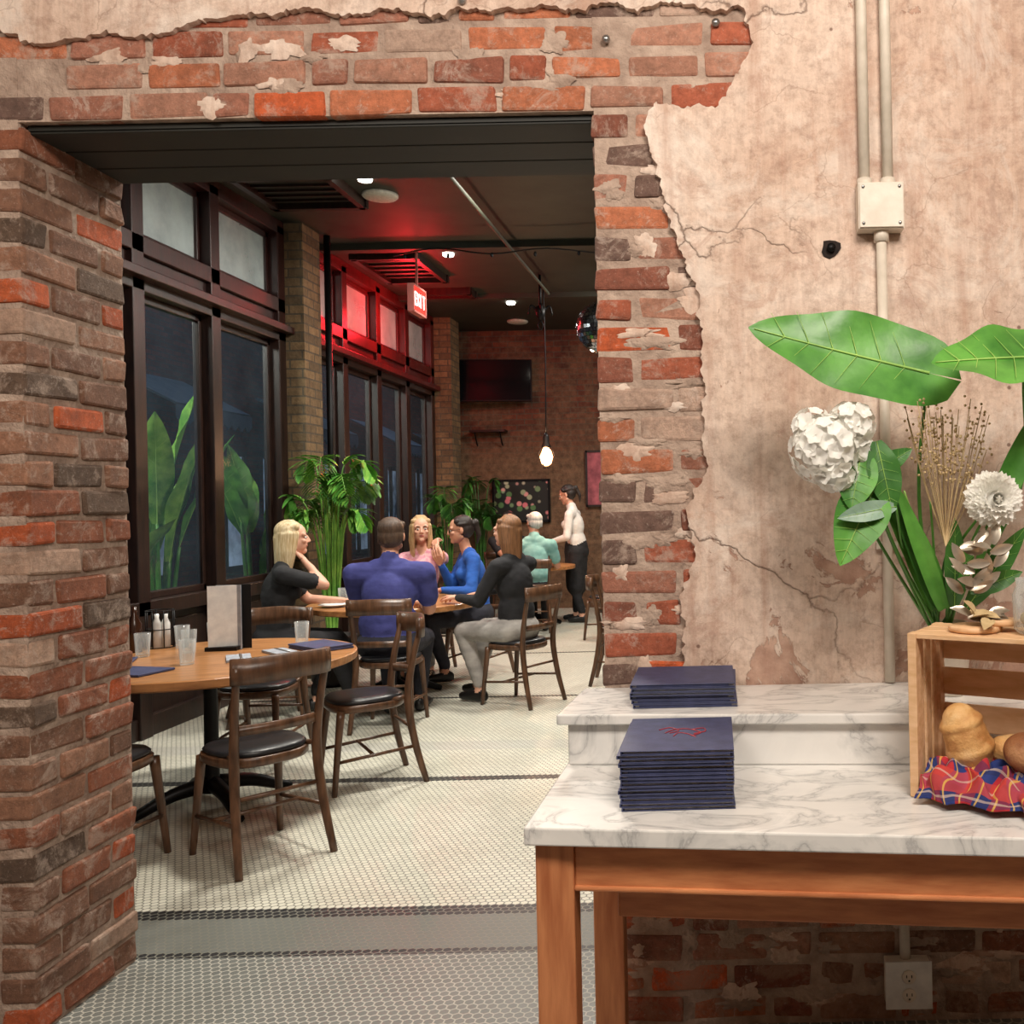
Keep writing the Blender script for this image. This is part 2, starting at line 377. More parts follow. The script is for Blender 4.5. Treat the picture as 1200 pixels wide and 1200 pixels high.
M_WARM=simple('warm_wall_paint',(206,186,168),(180,160,142),2,.9)
slab('wall_front_left',(-3.5,-3.2,0),(-3.4,YF,3.8),M_WARM)
slab('wall_front_right',(2.6,-3.2,0),(2.7,YF,3.8),M_WARM)
slab('wall_front_rear',(-3.4,-3.3,0),(2.6,-3.2,3.8),M_WARM)
M_DARKWALL=simple('dark_wall_paint',(130,112,96),(100,84,72),2,.9)
slab('wall_right',(3.2,YB,0),(3.3,13.6,4.1),M_DARKWALL)
M_BKB=brick_tex_mat('back_wall_brick',(118,66,46),(84,50,38),(92,76,64),'XZ',(134,106,80))
slab('wall_back',(-4.1,13.6,0),(3.3,13.75,4.1),M_BKB)
m=MB(); MF=YF+.004
m.box(((-3.4+XL)/2-.003,(MF+YB-.006)/2,2.0),(XL+3.4-.006,YB-.006-MF,4.0),M_MORT)
m.box(((XR+2.6)/2+.003,(MF+YB-.006)/2,2.0),(2.6-XR-.006,YB-.006-MF,4.0),M_MORT)
m.box(((XL+XR)/2,(MF+.002+YB-.008)/2,(ZT+.006+3.99)/2),(XR-XL+.04,YB-.010-MF,3.99-ZT-.006),M_MORT)
m.obj('wall_partition')
slab('trim_opening_head',(XL+.004,YF+.03,ZT-.010),(XR-.004,YB-.002,ZT+.005),M_SOFF)
for k in range(3): slab('trim_head_board',(XL+.004,YF+.035+k*.143,ZT-.018),(XR-.004,YF+.172+k*.143,ZT-.009),M_SOFF,.003)
slab('trim_beam_head',(-3.8,YB+.0,ZT+.14),(3.2,YB+.2,4.0),M_SOFF)
# bricks
PAL=[((212,104,62),4),((182,102,76),5),((172,116,96),6),((190,138,116),5),((124,98,88),3),((150,92,74),4),((206,176,158),2),((198,122,88),4)]
PALL=[((196,98,58),3),((156,96,70),5),((138,100,80),6),((164,120,96),5),((106,86,72),4),((192,160,140),2)]
def bcol(pal):
    t=U(0,sum(w for _,w in pal))
    for c,w in pal:
        t-=w
        if t<=0: break
    k=U(.85,1.12); return tuple(x*k for x in lin(c)[:3])
mb=MB(); PIT=.0863; BH=.071; MO=.015
def row(x0,x1,z,odd,pal=PAL,y=YF,first=None,mat=None):
    x=x0; L=first if first else (.215 if not odd else .105)
    while x<x1-.03:
        e=min(x+L,x1) if x1-x-L>.04 else x1
        d=.1; mb.box(((x+e)/2,y+d/2+U(-.004,.003),z+BH/2+U(-.002,.002)),(e-x+U(-.008,.002),d,BH+U(-.008,.003)),mat or M_BR,jit=.0048,col=bcol(pal))
        x=e+MO; L=.215*U(.9,1.08) if R()<.8 else .105
for i in range(30):
    z=.012+i*PIT; odd=i%2
    row(XR,.22,z,odd,mat=M_BRD if z<.6 else None)
    if z<.5: row(.24,2.4,z,odd,PALL,mat=M_BRD)
    segs=[.223,.223] if odd else [.105,.215,.105]
    y=YF
    for L in segs:
        mb.box((XL-.05+U(-.004,.004),y+L/2,z+BH/2),(.105,L,BH+U(-.005,.004)),M_BR,jit=.005,col=bcol(PALL)); y+=L+MO
    y=YF+.11
    for L in ([.215,.12] if odd else [.105,.215]):
        mb.box((XR+.05,y+L/2,z+BH/2),(.1,L,BH),M_BR,jit=.004,col=bcol(PALL)); y+=L+MO
    x=XL-.105-MO
    while x>-3.3:
        mb.box((x-.107,YF+.05,z+BH/2),(.215,.1,BH),M_BR,jit=.004,col=bcol(PAL)); x-=.232
for k in range(5):
    z=ZT+.006+k*PIT
    row(-3.35+(k%2)*.11,.36,z,k%2,first=.215)
mb.obj('wall_brick_facing',bevel=.009)
# plaster
B=[(-2.6,2.84),(-2.3,2.88),(-2.027,2.869),(-1.955,2.813),(-1.86,2.80),(-1.78,2.835),(-1.713,2.833),(-1.6,2.815),(-1.5,2.835),(-1.44,2.875),(-1.1,2.88),(-.72,2.872),(-.3,2.878),(.071,2.862),
(.10,2.778),(.067,2.67),(-.007,2.591),(-.099,2.576),(-.175,2.61),(-.208,2.542),(-.157,2.349),(-.107,2.178),(-.057,2.032),(-.046,1.814),(-.057,1.549),(-.109,1.453),(-.088,1.332),(-.126,1.212),(-.136,.97),(-.16,.73),(-.2,.6),
(-.1,.42),(.05,.36),(.2,.33),(.32,.37),(.45,.27),(.6,.31),(.75,.26),(.9,.34),(1.2,.3),(2.55,.3)]
def rough_edge(pts,step=.008,amp=.010):
    o=[]
    for i in range(len(pts)-1):
        a=Vector((*pts[i],0));b=Vector((*pts[i+1],0)); n=max(1,int((b-a).length/step))
        nn=Vector((-(b-a).y,(b-a).x,0)).normalized()
        for k in range(n):
            p=a.lerp(b,k/n); o.append(p+nn*(amp*2.4*noise.noise(p*11)+amp*1.1*noise.noise(p*50)+amp*.6*noise.noise(p*120)))
    o.append(Vector((*pts[-1],0))); return o
def slab_poly(name_mb,pl,yf,yb,mat):
    n=len(pl); vs=[(p.x,yf,p.y) for p in pl]+[(p.x,yb,p.y) for p in pl]
    fs=[tuple(range(n))]+[(i,(i+1)%n,(i+1)%n+n,i+n) for i in range(n)]
    name_mb.add(vs,fs,mat)
pm=MB()
pl=rough_edge(B)+[Vector((2.55,3.68,0)),Vector((-3.38,3.68,0)),Vector((-3.38,2.84,0))]
slab_poly(pm,pl,2.660,2.69,M_PL)
def splat(cx,cz,rx,rz_,yf,mat,n=40):
    ring=[]
    for i in range(n):
        a=2*math.pi*i/n; k=1+.7*noise.noise(Vector((cx*31+math.cos(a)*1.5,cz*17+math.sin(a)*1.5,3)))+.35*noise.noise(Vector((math.cos(a)*4,math.sin(a)*4,cx*50)))
        ring.append((rx*math.cos(a)*k,rz_*math.sin(a)*k))
    vs=[(cx+x,2.682,cz+z) for x,z in ring]+[(cx+x*.6,yf,cz+z*.6) for x,z in ring]+[(cx,yf-.0005,cz)]
    fs=[(i,(i+1)%n,n+(i+1)%n,n+i) for i in range(n)]+[(n+i,n+(i+1)%n,2*n) for i in range(n)]
    pm.add(vs,fs,mat,True)
for k in range(90):
    reg=R()
    if reg<.5: cx,cz=U(-.28,1.2),U(.03,.33)
    elif reg<.8: cx,cz=U(-.33,-.04),U(.9,2.55)
    else: cx,cz=U(-1.9,0),U(2.62,2.84)
    splat(cx,cz,U(.02,.07),U(.012,.035),U(2.6755,2.6785),M_PL if R()<.5 else M_MORT)
pm.obj('wall_plaster')
m=MB()
M_HOLE=simple('dark_hole',(40,26,20),(20,14,12),40,.9,0,.5,60)
c=[(.31+.03*math.cos(a)*U(.7,1.1),2.185+.03*math.sin(a)*U(.7,1.1)) for a in np.linspace(0,2*math.pi,12)[:-1]]
slab_poly(m,[Vector((*p,0)) for p in c],2.656,2.662,M_HOLE)
m.tube([(.31,2.642,2.185),(.31,2.662,2.185)],.012,M_BLK,10,1); m.obj('wall_hole')
# conduits and boxes
m=MB()
for x in(.405,.470): 
    m.tube([(x,2.638,3.6),(x,2.638,2.34)],.0155,M_PAINT,14,1)
    m.tube([(x,2.638,2.37),(x,2.638,2.345)],.021,M_PAINT,14,1)
m.tube([(.449,2.638,2.24),(.449,2.638,.97)],.0145,M_PAINT,14,1)
m.tube([(.449,2.638,2.23),(.449,2.638,2.195)],.021,M_PAINT,14,1)
for z in(1.9,1.35): m.box((.449,2.645,z),(.06,.012,.02),M_PAINT)
m.obj('electrical_conduit')
m=MB(); m.tube([(.472,2.638,.79),(.475,2.638,.2)],.0145,M_PAINT,14,1); m.obj('electrical_conduit')
m=MB(); m.box((.445,2.63,2.287),(.126,.05,.128),M_PAINT); m.box((.445,2.602,2.287),(.120,.006,.122),M_PAINT)
for a,b_ in((-1,-1),(1,1),(-1,1),(1,-1)): m.ell((.445+a*.05,2.598,2.287+b_*.05),(.005,.003,.005),M_STEEL,seg=8,rings=6)
m.obj('junction_box',bevel=.004)
m=MB(); m.box((.478,2.63,.14),(.12,.045,.122),M_PAINT); m.box((.478,2.605,.14),(.128,.005,.13),M_WHITE)
for z in(.165,.115):
    m.lathe([(.019,0),(.019,.004),(.017,.005)],M_PAINT,Matrix.Translation((.478,2.602,z))@Matrix.Rotation(math.pi/2,4,'X'),20)
    for dx in(-.007,.007): m.box((.478+dx,2.5965,z+.003),(.0025,.002,.008),M_BLK)
    m.ell((.478,2.597,z-.009),(.003,.002,.003),M_BLK,seg=8,rings=6)
m.obj('power_outlet',bevel=.002)
for i,(x,z) in enumerate([(-.71,2.90),(.0,2.83),(-.31,2.79)]):
    m=MB(); m.lathe([(.001,0),(.012,.002),(.012,.006),(.006,.012),(.001,.013)],M_STEEL,Matrix.Translation((x,2.672 if i in(1,2) else 2.658,z))@Matrix.Rotation(math.pi/2,4,'X'),10); m.obj('wall_bolt')
# ------------------------------------------------------------ window wall
M_TRG=glass_pane('transom_glass',(196,206,206),.58,.15)
M_WG=glass_pane('window_glass',(70,86,100),.16,.03)
def window_unit(idx,y0,y1,muls,UP):
    m=MB()
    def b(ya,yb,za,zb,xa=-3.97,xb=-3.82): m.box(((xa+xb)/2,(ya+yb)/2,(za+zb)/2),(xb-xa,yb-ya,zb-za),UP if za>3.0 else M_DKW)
    b(y0,y1,3.88,4.0); b(y0,y1,2.95,3.05); b(y0,y1,3.2,3.32); b(y0,y1,3.05,3.2,-3.99,-3.86); b(y0,y1,0,.42,-3.97,-3.88); b(y0,y1,.8,.9); b(y0,y1,.42,.8,-3.97,-3.90); b(y0,y1,0,.14,-3.97,-3.84)
    b(y0,y1,3.02,3.08,-3.97,-3.74)
    ms=[y0]+[a for a in muls]+[y1-.13]
    for a in ms: b(a,a+.13,0,3.05); b(a,a+.13,3.05,3.95)
    for a,c in zip(ms[:-1],ms[1:]):
        ya,yb=a+.13,c
        if yb-ya<.1: continue
        for (za,zb) in((.9,2.95),(3.32,3.88)):
            b(ya,ya+.04,za,zb,-3.95,-3.90); b(yb-.04,yb,za,zb,-3.95,-3.90); b(ya,yb,za,za+.05,-3.95,-3.90); b(ya,yb,zb-.05,zb,-3.95,-3.90)
        b(ya+.06,yb-.06,.48,.74,-3.90,-3.885)
    o=m.obj('window_%d'%idx,bevel=.006)
    g=MB()
    for a,c in zip(ms[:-1],ms[1:]):
        g.box((-3.925,(a+.13+c)/2,1.93),(.006,c-a-.15,2.0),M_WG); g.box((-3.925,(a+.13+c)/2,3.6),(.006,c-a-.15,.54),M_TRG)
    g.obj('glass',parent=o)
window_unit(1,3.3,8.3,[4.25,5.2,6.15,7.1],M_DKN)
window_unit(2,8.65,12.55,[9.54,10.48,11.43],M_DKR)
M_PIL=brick_tex_mat('pilaster_brick',(132,106,74),(96,78,56),(84,74,60),'YZ')
slab('trim_1',(-4.0,8.3,0),(-3.66,8.65,4.0),M_PIL)
slab('trim_2',(-4.0,12.55,0),(-3.6,12.95,4.0),M_PIL)
slab('wall_left',(-4.1,12.95,0),(-3.85,13.6,4.0),M_BKB)
slab('wall_left_near',(-4.1,YB,0),(-3.85,3.3,4.0),M_PIL)
m=MB(); m.tube([(-3.62,8.72,0),(-3.62,8.72,4.0)],.03,M_BLK,10,1); m.obj('drain_pipe')
# exterior
M_ASP=simple('asphalt',(60,62,66),(40,42,46),4,.6); M_FAC=brick_tex_mat('street_brick',(120,62,50),(84,46,40),(70,66,62),'YZ')
slab('ground_street',(-16,-2,-.16),(-4.1,34,-.1),M_ASP)
slab('sidewalk',(-5.9,0,-.1),(-4.12,34,-.01),simple('concrete_sidewalk',(120,118,112),(96,94,88),3,.8))
slab('street_building',(-10.5,-2,-.1),(-8.5,34,7),M_FAC)
M_BW=simple('lit_shop_window',(170,196,226),(20,30,44),1.6,.3,emit=.42)
M_AWN=simple('awning_fabric',(84,100,116),(64,80,96),5,.8)
for i in range(11):
    y=9.5+i*2.15
    m=MB(); m.box((-8.47,y,1.5),(.06,1.3,1.9),M_BW)
    for dy in(-.65,0,.65): m.box((-8.43,y+dy,1.5),(.06,.08,2.0),M_DKW)
    m.box((-8.43,y,2.48),(.08,1.4,.1),M_DKW); m.box((-8.43,y,.5),(.08,1.4,.1),M_DKW); m.obj('shop_window')
    if i%2==0:
        a=MB(); n_=10; vs=[(-8.45,y-1,3.5),(-8.45,y+1,3.5),(-7.4,y+1,2.95),(-7.4,y-1,2.95)]
        a.add(vs,[(0,1,2,3)],M_AWN)
        for k in range(n_):
            y0=y-1+k*2/n_; a.add([(-7.4,y0,2.95),(-7.4,y0+2/n_,2.95),(-7.4,y0+2/n_,2.78),(-7.4,y0+1/n_,2.70),(-7.4,y0,2.78)],[(0,1,2,3,4)],M_AWN)
        a.obj('shop_awning',solid=.03,fixn=False)
# ------------------------------------------------------------ ceiling things
def disc(name,x,y,r,mat):
    m=MB(); m.lathe([(r*.2,3.975),(r*.9,3.972),(r,3.985),(r,4.0)],mat); m.obj(name,(x,y,0))
M_SPK=simple('speaker_grille',(200,198,186),(170,168,158),40,.7)
M_LED=simple('led_face',(255,250,235),(255,246,225),5,.5,emit=9)
disc('ceiling_speaker',-2.72,7.6,.14,M_SPK); disc('ceiling_speaker',-2.78,12.9,.14,M_SPK)
for x,y in[(-2.69,7.2),(-2.7,9.4),(-2.6,11.7)]: disc('recessed_downlight',x,y,.055,M_LED)
m=MB(); m.tube([(-1.93,3.4,3.87),(-1.95,10.7,3.87)],.016,M_CPIPE,10,1); m.obj('ceiling_conduit')
m=MB(); m.tube([(-3.0,8.7,3.8),(-2.6,8.7,3.86),(-2.1,8.7,3.80),(-1.6,8.7,3.84),(-.9,8.7,3.78),(0.4,8.7,3.84)],.007,M_BLK,6,6)
for i in range(8): m.ell((-2.9+i*.4,8.7,3.79),(.015,.015,.025),M_BLK,seg=8,rings=6)
m.obj('string_cable')
for (x0,x1,y0,y1) in[(-3.6,-3.0,9.3,10.3),(-3.5,-2.9,10.9,11.1),(-3.6,-2.9,7.0,7.7)]:
    m=MB(); m.box(((x0+x1)/2,(y0+y1)/2,3.985),(x1-x0,y1-y0,.03),M_CEIL)
    for s in(0,1):
        m.box(((x0+x1)/2,[y0,y1][s],3.96),(x1-x0+.08,.05,.08),M_DKW); m.box(([x0,x1][s],(y0+y1)/2,3.96),(.05,y1-y0+.08,.08),M_DKW)
    for k in range(1,6): m.box(((x0+x1)/2,y0+(y1-y0)*k/6,3.965),(x1-x0,.02,.03),M_DKW)
    m.obj('ceiling_vent')
for i,y in enumerate([4.4,6.6,9.0,11.2]): slab('trim_%d'%(i+3),(-3.85,y,3.94),(3.2,y+.12,4.0),M_CEIL)
# exit sign
M_EX=simple('exit_red_glow',(255,40,30),(255,30,24),3,.4,emit=2.2); M_EXW=simple('exit_housing',(200,120,110),(180,100,95),5,.5)
M_EXL=simple('exit_letters',(255,190,180),(255,180,170),3,.4,emit=5)
m=MB(); m.box((0,0,0),(.05,.36,.24),M_EX); m.box((0,0,.125),(.06,.38,.02),M_EXW); m.box((0,0,-.125),(.06,.38,.02),M_EXW)
for s in(-1,1): m.box((0,s*.185,0),(.06,.02,.26),M_EXW)
m.box((0,0,.3),(.02,.02,.34),M_EXW)
for sx in(-1,1):
    x=sx*.027
    def st(y,z,dy,dz,r=0): m.box((0,0,0),(.004,dy,dz),M_EXL,M=Matrix.Translation((x,y*sx,z))@Matrix.Rotation(r*sx,4,'X'))
    st(-.14,0,.014,.13); [st(-.12,zz,.045,.014) for zz in(-.06,0,.06)]
    st(-.05,0,.014,.14,.5); st(-.05,0,.014,.14,-.5); st(.03,0,.014,.13); st(.12,0,.014,.13); st(.12,.06,.07,.014)
m.obj('exit_sign',(-2.97,9.25,3.50))
M_BULB=simple('lamp_glow',(255,180,125),(255,160,100),3,.5,emit=14)
m=MB(); m.tube([(0,0,4.0),(.01,0,3.2),(0,0,2.28)],.008,M_BLK,8,6); m.lathe([(.02,2.3),(.035,2.26),(.035,2.2),(.05,2.16),(.055,2.14)],M_BLK,seg=16)
m.lathe([(.02,2.15),(.055,2.1),(.075,2.03),(.055,1.96),(.02,1.93)],M_BULB,seg=16)
for k in range(6):
    a=k*math.pi/3; m.tube([(.05*math.cos(a),.05*math.sin(a),2.15),(.09*math.cos(a),.09*math.sin(a),2.04),(.03*math.cos(a),.03*math.sin(a),1.9)],.004,M_BLK,5,4)
m.obj('pendant_lamp',(-2.03,10.8,0))
m=MB(); m.tube([(0,0,4.0),(0,0,3.6)],.015,M_BLK,8,1); m.lathe([(.02,3.66),(.06,3.64),(.05,3.56),(.02,3.5)],M_BLK,seg=20)
for k in range(4):
    a=k*2*math.pi/4+.3; m.tube([(.03*math.cos(a),.03*math.sin(a),3.6),(.1*math.cos(a),.1*math.sin(a),3.66),(.13*math.cos(a),.13*math.sin(a),3.56)],[.015,.008],M_BLK,6,4)
m.tube([(0,0,3.5),(.03,0,3.45),(0,0,3.4),(-.03,0,3.45),(0,0,3.5)],.008,M_BLK,6,4)
m.obj('ceiling_fixture',(-1.98,10.35,0))
m=MB(); M_DB=simple('mirror_tiles',(210,214,220),(150,156,166),60,.12,1)
n1=22
for i in range(n1):
    a=math.pi*(i+.5)/n1; k=max(4,int(44*math.sin(a)))
    for j in range(k):
        b_=2*math.pi*j/k; p=Vector((math.sin(a)*math.cos(b_),math.sin(a)*math.sin(b_),math.cos(a)))
        Mx=Matrix.Translation(p*.25)@(p+Vector((U(-.06,.06),U(-.06,.06),U(-.06,.06)))).to_track_quat('Z','Y').to_matrix().to_4x4()
        m.box((0,0,0),(.032,.032,.008),M_DB,M=Mx)
m.ell((0,0,0),(.246,.246,.246),M_BLK); m.tube([(0,0,.25),(0,0,.83)],.006,M_STEEL,6,1); m.lathe([(.04,.23),(.04,.27)],M_STEEL,seg=12)
m.obj('disco_ball',(-1.10,8.85,3.13))
m=MB(); Mt=Matrix.Rotation(.12,4,'Z')@Matrix.Rotation(-.12,4,'X'); m.box((0,0,0),(1.0,.05,.6),M_BLK,M=Mt)
m.box((0,-.027,0),(.97,.004,.57),simple('tv_screen',(18,20,24),(12,13,16),2,.12),M=Mt); m.box((0,.13,0),(.1,.25,.1),M_BLK); m.box((0,.24,0),(.3,.02,.3),M_BLK)
m.obj('television',(-3.2,13.34,3.25),bevel=.004)
def floral():
    m,n,l,b=newmat('floral_print'); v=texco(n,l); vo=n.new('ShaderNodeTexVoronoi'); vo.inputs['Scale'].default_value=9; l.new(v,vo.inputs['Vector'])
    mask=ramp(n,l,vo.outputs['Distance'],[(.3,(1,1,1)),(.42,(0,0,0))])
    hue=ramp(n,l,vo.outputs['Color'],[(.2,lin((220,120,130))),(.45,lin((235,225,200))),(.7,lin((90,130,80)))])
    l.new(mixc(n,l,mask,lin((22,26,24)),hue),b.inputs['Base Color']); return m
m=MB(); m.box((0,0,0),(.78,.02,.56),floral()); 
for s in(-1,1): m.box((s*.4,-.005,0),(.03,.04,.62),M_BLK); m.box((0,-.005,s*.295),(.8,.04,.03),M_BLK)
m.obj('framed_art',(-2.92,13.57,1.55))
m=MB(); m.box((0,0,0),(.5,.02,.75),simple('pink_poster',(200,110,120),(120,60,70),6,.7)); 
for s in(-1,1): m.box((s*.26,-.005,0),(.03,.04,.8),M_DKW); m.box((0,-.005,s*.39),(.54,.04,.03),M_DKW)
m.obj('framed_poster',(-1.72,13.57,1.85))
m=MB(); m.box((0,-.1,0),(.5,.2,.03),M_DKW); 
for s in(-.18,.18): m.tube([(s,-.02,-.2),(s,-.1,-.12),(s,-.18,-.01)],.01,M_BLK,6,4)
m.obj('wall_shelf',(-3.35,13.58,2.55))
# ------------------------------------------------------------ dining chairs
def chair():
    m=MB(); out=[]
    for i in range(28):
        a=2*math.pi*i/28; c,s=math.cos(a),math.sin(a); e=.75
        x=math.copysign(abs(c)**e,c)*(.2+.015*s); y=math.copysign(abs(s)**e,s)*.2; out.append((x,y))
    m.stack(out,[(.95,.415),(1,.425),(1,.452),(.98,.456)],M_CHW); m.stack(out,[(.93,.456),(.96,.47),(.9,.482),(.6,.488)],M_SEAT)
    for s in(-1,1):
        m.tube([(s*.2,-.27,0),(s*.185,-.215,.22),(s*.175,-.185,.45),(s*.18,-.21,.65),(s*.19,-.26,.85)],[.016,.02,.022,.018,.014],M_CHW,8,5)
        m.tube([(s*.19,.2,0),(s*.175,.175,.25),(s*.165,.155,.43)],[.014,.018,.022],M_CHW,8,4)
        m.tube([(s*.183,.185,.17),(s*.188,-.22,.2)],.009,M_CHW,6,1)
        m.tube([(s*.17,-.185,.47),(s*.16,-.1,.458)],.012,M_CHW,6,2)
    sec=[(-.012,-.05),(.012,-.05),(.015,0),(.012,.055),(-.012,.055),(-.015,0)]
    m.tube([(-.205,-.24,.83),(-.15,-.275,.83),(0,-.305,.835),(.15,-.275,.83),(.205,-.24,.83)],1,M_CHW,k=5,sec=sec,up=(0,0,1))
    sec=[(-.007,-.02),(.007,-.02),(.007,.02),(-.007,.02)]
    m.tube([(-.178,-.195,.58),(0,-.24,.585),(.178,-.195,.58)],1,M_CHW,k=6,sec=sec,up=(0,0,1))
    m.tube([(-.185,0,.185),(.185,0,.185)],.009,M_CHW,6,1)
    m.tube([(-.17,-.2,.3),(.17,-.2,.3)],.009,M_CHW,6,1)
    return m
def D(d): return math.radians(d)
CH=chair().obj('dining_chair',(-2.06,4.12,0),D(50.7))
for x,y,p in[(-1.98,5.14,124),(-2.65,3.93,0),(-2.75,5.55,180),(-3.38,4.7,-88),(-.86,7.9,-90),
             (-2.31,6.48,4),(-3.26,6.73,-62),(-2.72,8.5,182),(-2.2,8.27,155),(-1.58,7.15,62),(-2.2,10.72,12),(-2.9,12.35,205),(-1.3,10.4,60)]:
    inst(CH,'dining_chair',(x,y,0),D(p))
# ------------------------------------------------------------ round tables
def rtable(x,y,r):
    m=MB(); m.lathe([(r-.01,.705),(r,.712),(r,.745),(r-.006,.75),(.02,.75)],M_TTOP,seg=56,smooth=False)
    m.lathe([(.12,.69),(.14,.705)],M_BLK,seg=20); m.lathe([(.05,.08),(.035,.14),(.032,.6),(.06,.69)],M_BLK,seg=20)
    for k in range(4):
        a=k*math.pi/2+.5; c,s=math.cos(a),math.sin(a)
        m.tube([(.03*c,.03*s,.12),(.18*c,.18*s,.10),(.32*c,.32*s,.045),(.38*c,.38*s,.022)],[.04,.034,.026,.022],M_BLK,8,4)
        m.tube([(.03*c,.03*s,.62),(.18*c,.18*s,.68),(.3*c,.3*s,.7)],[.02,.012],M_BLK,6,3)
    return m.obj('round_dining_table',(x,y,0),.3)
rtable(-2.6,4.75,.69); rtable(-2.6,7.4,.64); rtable(-2.35,11.55,.5)
def glass(x,y,z=.75,r=.038,h=.12):
    m=MB(); m.lathe([(r*.8,0),(r*.82,.002),(r,h),(r-.003,h),(r*.76,.012),(.001,.01)],M_GLASS,seg=20); m.obj('drinking_glass',(x,y,z+.001))
def wine(x,y,z=.75):
    m=MB(); m.lathe([(.034,0),(.034,.003),(.005,.008),(.004,.09),(.02,.105),(.038,.14),(.034,.2),(.032,.2),(.035,.14),(.018,.11),(.001,.105)],M_GLASS,seg=20); m.obj('wine_glass',(x,y,z+.001))
for x,y in[(-2.95,5.12),(-2.80,4.92),(-2.98,4.82),(-2.33,5.18),(-2.84,5.24),(-2.74,5.12),(-2.6,4.55),(-2.5,7.2),(-2.75,7.7),(-2.98,7.35),(-2.2,11.5)]: glass(x,y)
for x,y in[(-2.78,7.3),(-2.5,7.55),(-2.62,7.5)]: wine(x,y)
def menu_flat(x,y,z,rz,n=1):
    m=MB()
    for k in range(n): m.box((U(-.004,.004),U(-.004,.004),.006+k*.012),(.2,.3,.01),M_NAVY)
    m.obj('menu_folder',(x,y,z),rz,bevel=.002)
menu_flat(-2.15,5.0,.751,.9,2); menu_flat(-2.74,4.34,.751,1.3,1); menu_flat(-3.0,4.58,.751,.4,1)
m=MB()
for k,(mt,dx,an) in enumerate([(M_WHITE,0,.3),(M_GREY,.02,-.2),(M_BLK,.085,.2)]):
    m.box((dx,k*.03,.17),(.14 if k<2 else .07,.005,.34),mt,rz=an)
m.box((.0,.012,.01),(.16,.09,.02),M_BLK)
m.obj('standing_menu_card',(-2.66,4.99,.751),.1)
m=MB(); m.lathe([(.035,0),(.035,.15),(.012,.2),(.012,.24)],simple('amber_bottle',(60,34,20),(40,22,14),4,.2)); m.obj('sauce_bottle',(-3.12,4.98,.751))
m=MB()
for a in range(8):
    t=a*math.pi/4; m.tube([(.07*math.cos(t),.07*math.sin(t),0),(.07*math.cos(t),.07*math.sin(t),.2)],.003,M_BLK,5,1)
for z in(.003,.1,.2): m.tube([(.07*math.cos(t),.07*math.sin(t),z) for t in np.linspace(0,2*math.pi,17)],.003,M_BLK,5,1)
for a,b_ in((.03,.0),(-.03,.02),(0,-.03)): m.lathe([(.022,.004),(.022,.13),(.01,.16),(.012,.18)],[M_STEEL,M_WHITE,M_RED][int(a>0)+int(b_<0)],Matrix.Translation((a,b_,0)),12)
m.obj('wire_caddy',(-3.08,5.14,.752))
def plate(x,y,z=.75,r=.11):
    m=MB(); m.lathe([(r*.5,0),(r*.6,.004),(r,.018),(r,.021),(r*.6,.009),(.001,.007)],M_WHITE,seg=28); m.obj('dinner_plate',(x,y,z+.001))
plate(-2.38,7.15); plate(-2.95,7.1); plate(-2.6,7.85)
for (x,y,rz) in[(-2.42,4.68,.5),(-2.3,4.86,.8)]:
    m=MB(); m.box((0,0,.006),(.11,.2,.012),M_GREY); m.box((.01,0,.014),(.012,.18,.003),M_STEEL); m.obj('folded_napkin',(x,y,.751),rz,bevel=.003)
# ------------------------------------------------------------ people
def cap_mesh(p0,p1,r0,r1,seg=14):
    p0=Vector(p0);p1=Vector(p1); ax=p1-p0; L=ax.length or 1e-4
    q=ax.to_track_quat('Z','Y').to_matrix().to_4x4(); M=Matrix.Translation(p0)@q
    prof=[]
    for k in range(1,6): a=math.pi/2*k/5; prof.append((r0*math.sin(a),-r0*math.cos(a)))
    for k in range(0,5): a=math.pi/2*k/5; prof.append((r1*math.cos(a),L+r1*math.sin(a)))
    vs=[M@Vector((0,0,-r0))]; 
    for r,z in prof:
        for j in range(seg): b=2*math.pi*j/seg; vs.append(M@Vector((r*math.cos(b),r*math.sin(b),z)))
    vs.append(M@Vector((0,0,L+r1))); fs=[]; e=len(vs)-1
    for j in range(seg): fs.append((0,1+(j+1)%seg,1+j)); k=1+(len(prof)-1)*seg; fs.append((e,k+j,k+(j+1)%seg))
    for i in range(len(prof)-1):
        for j in range(seg): a=1+i*seg+j;b=1+i*seg+(j+1)%seg; fs.append((a,b,b+seg,a+seg))
    return vs,fs
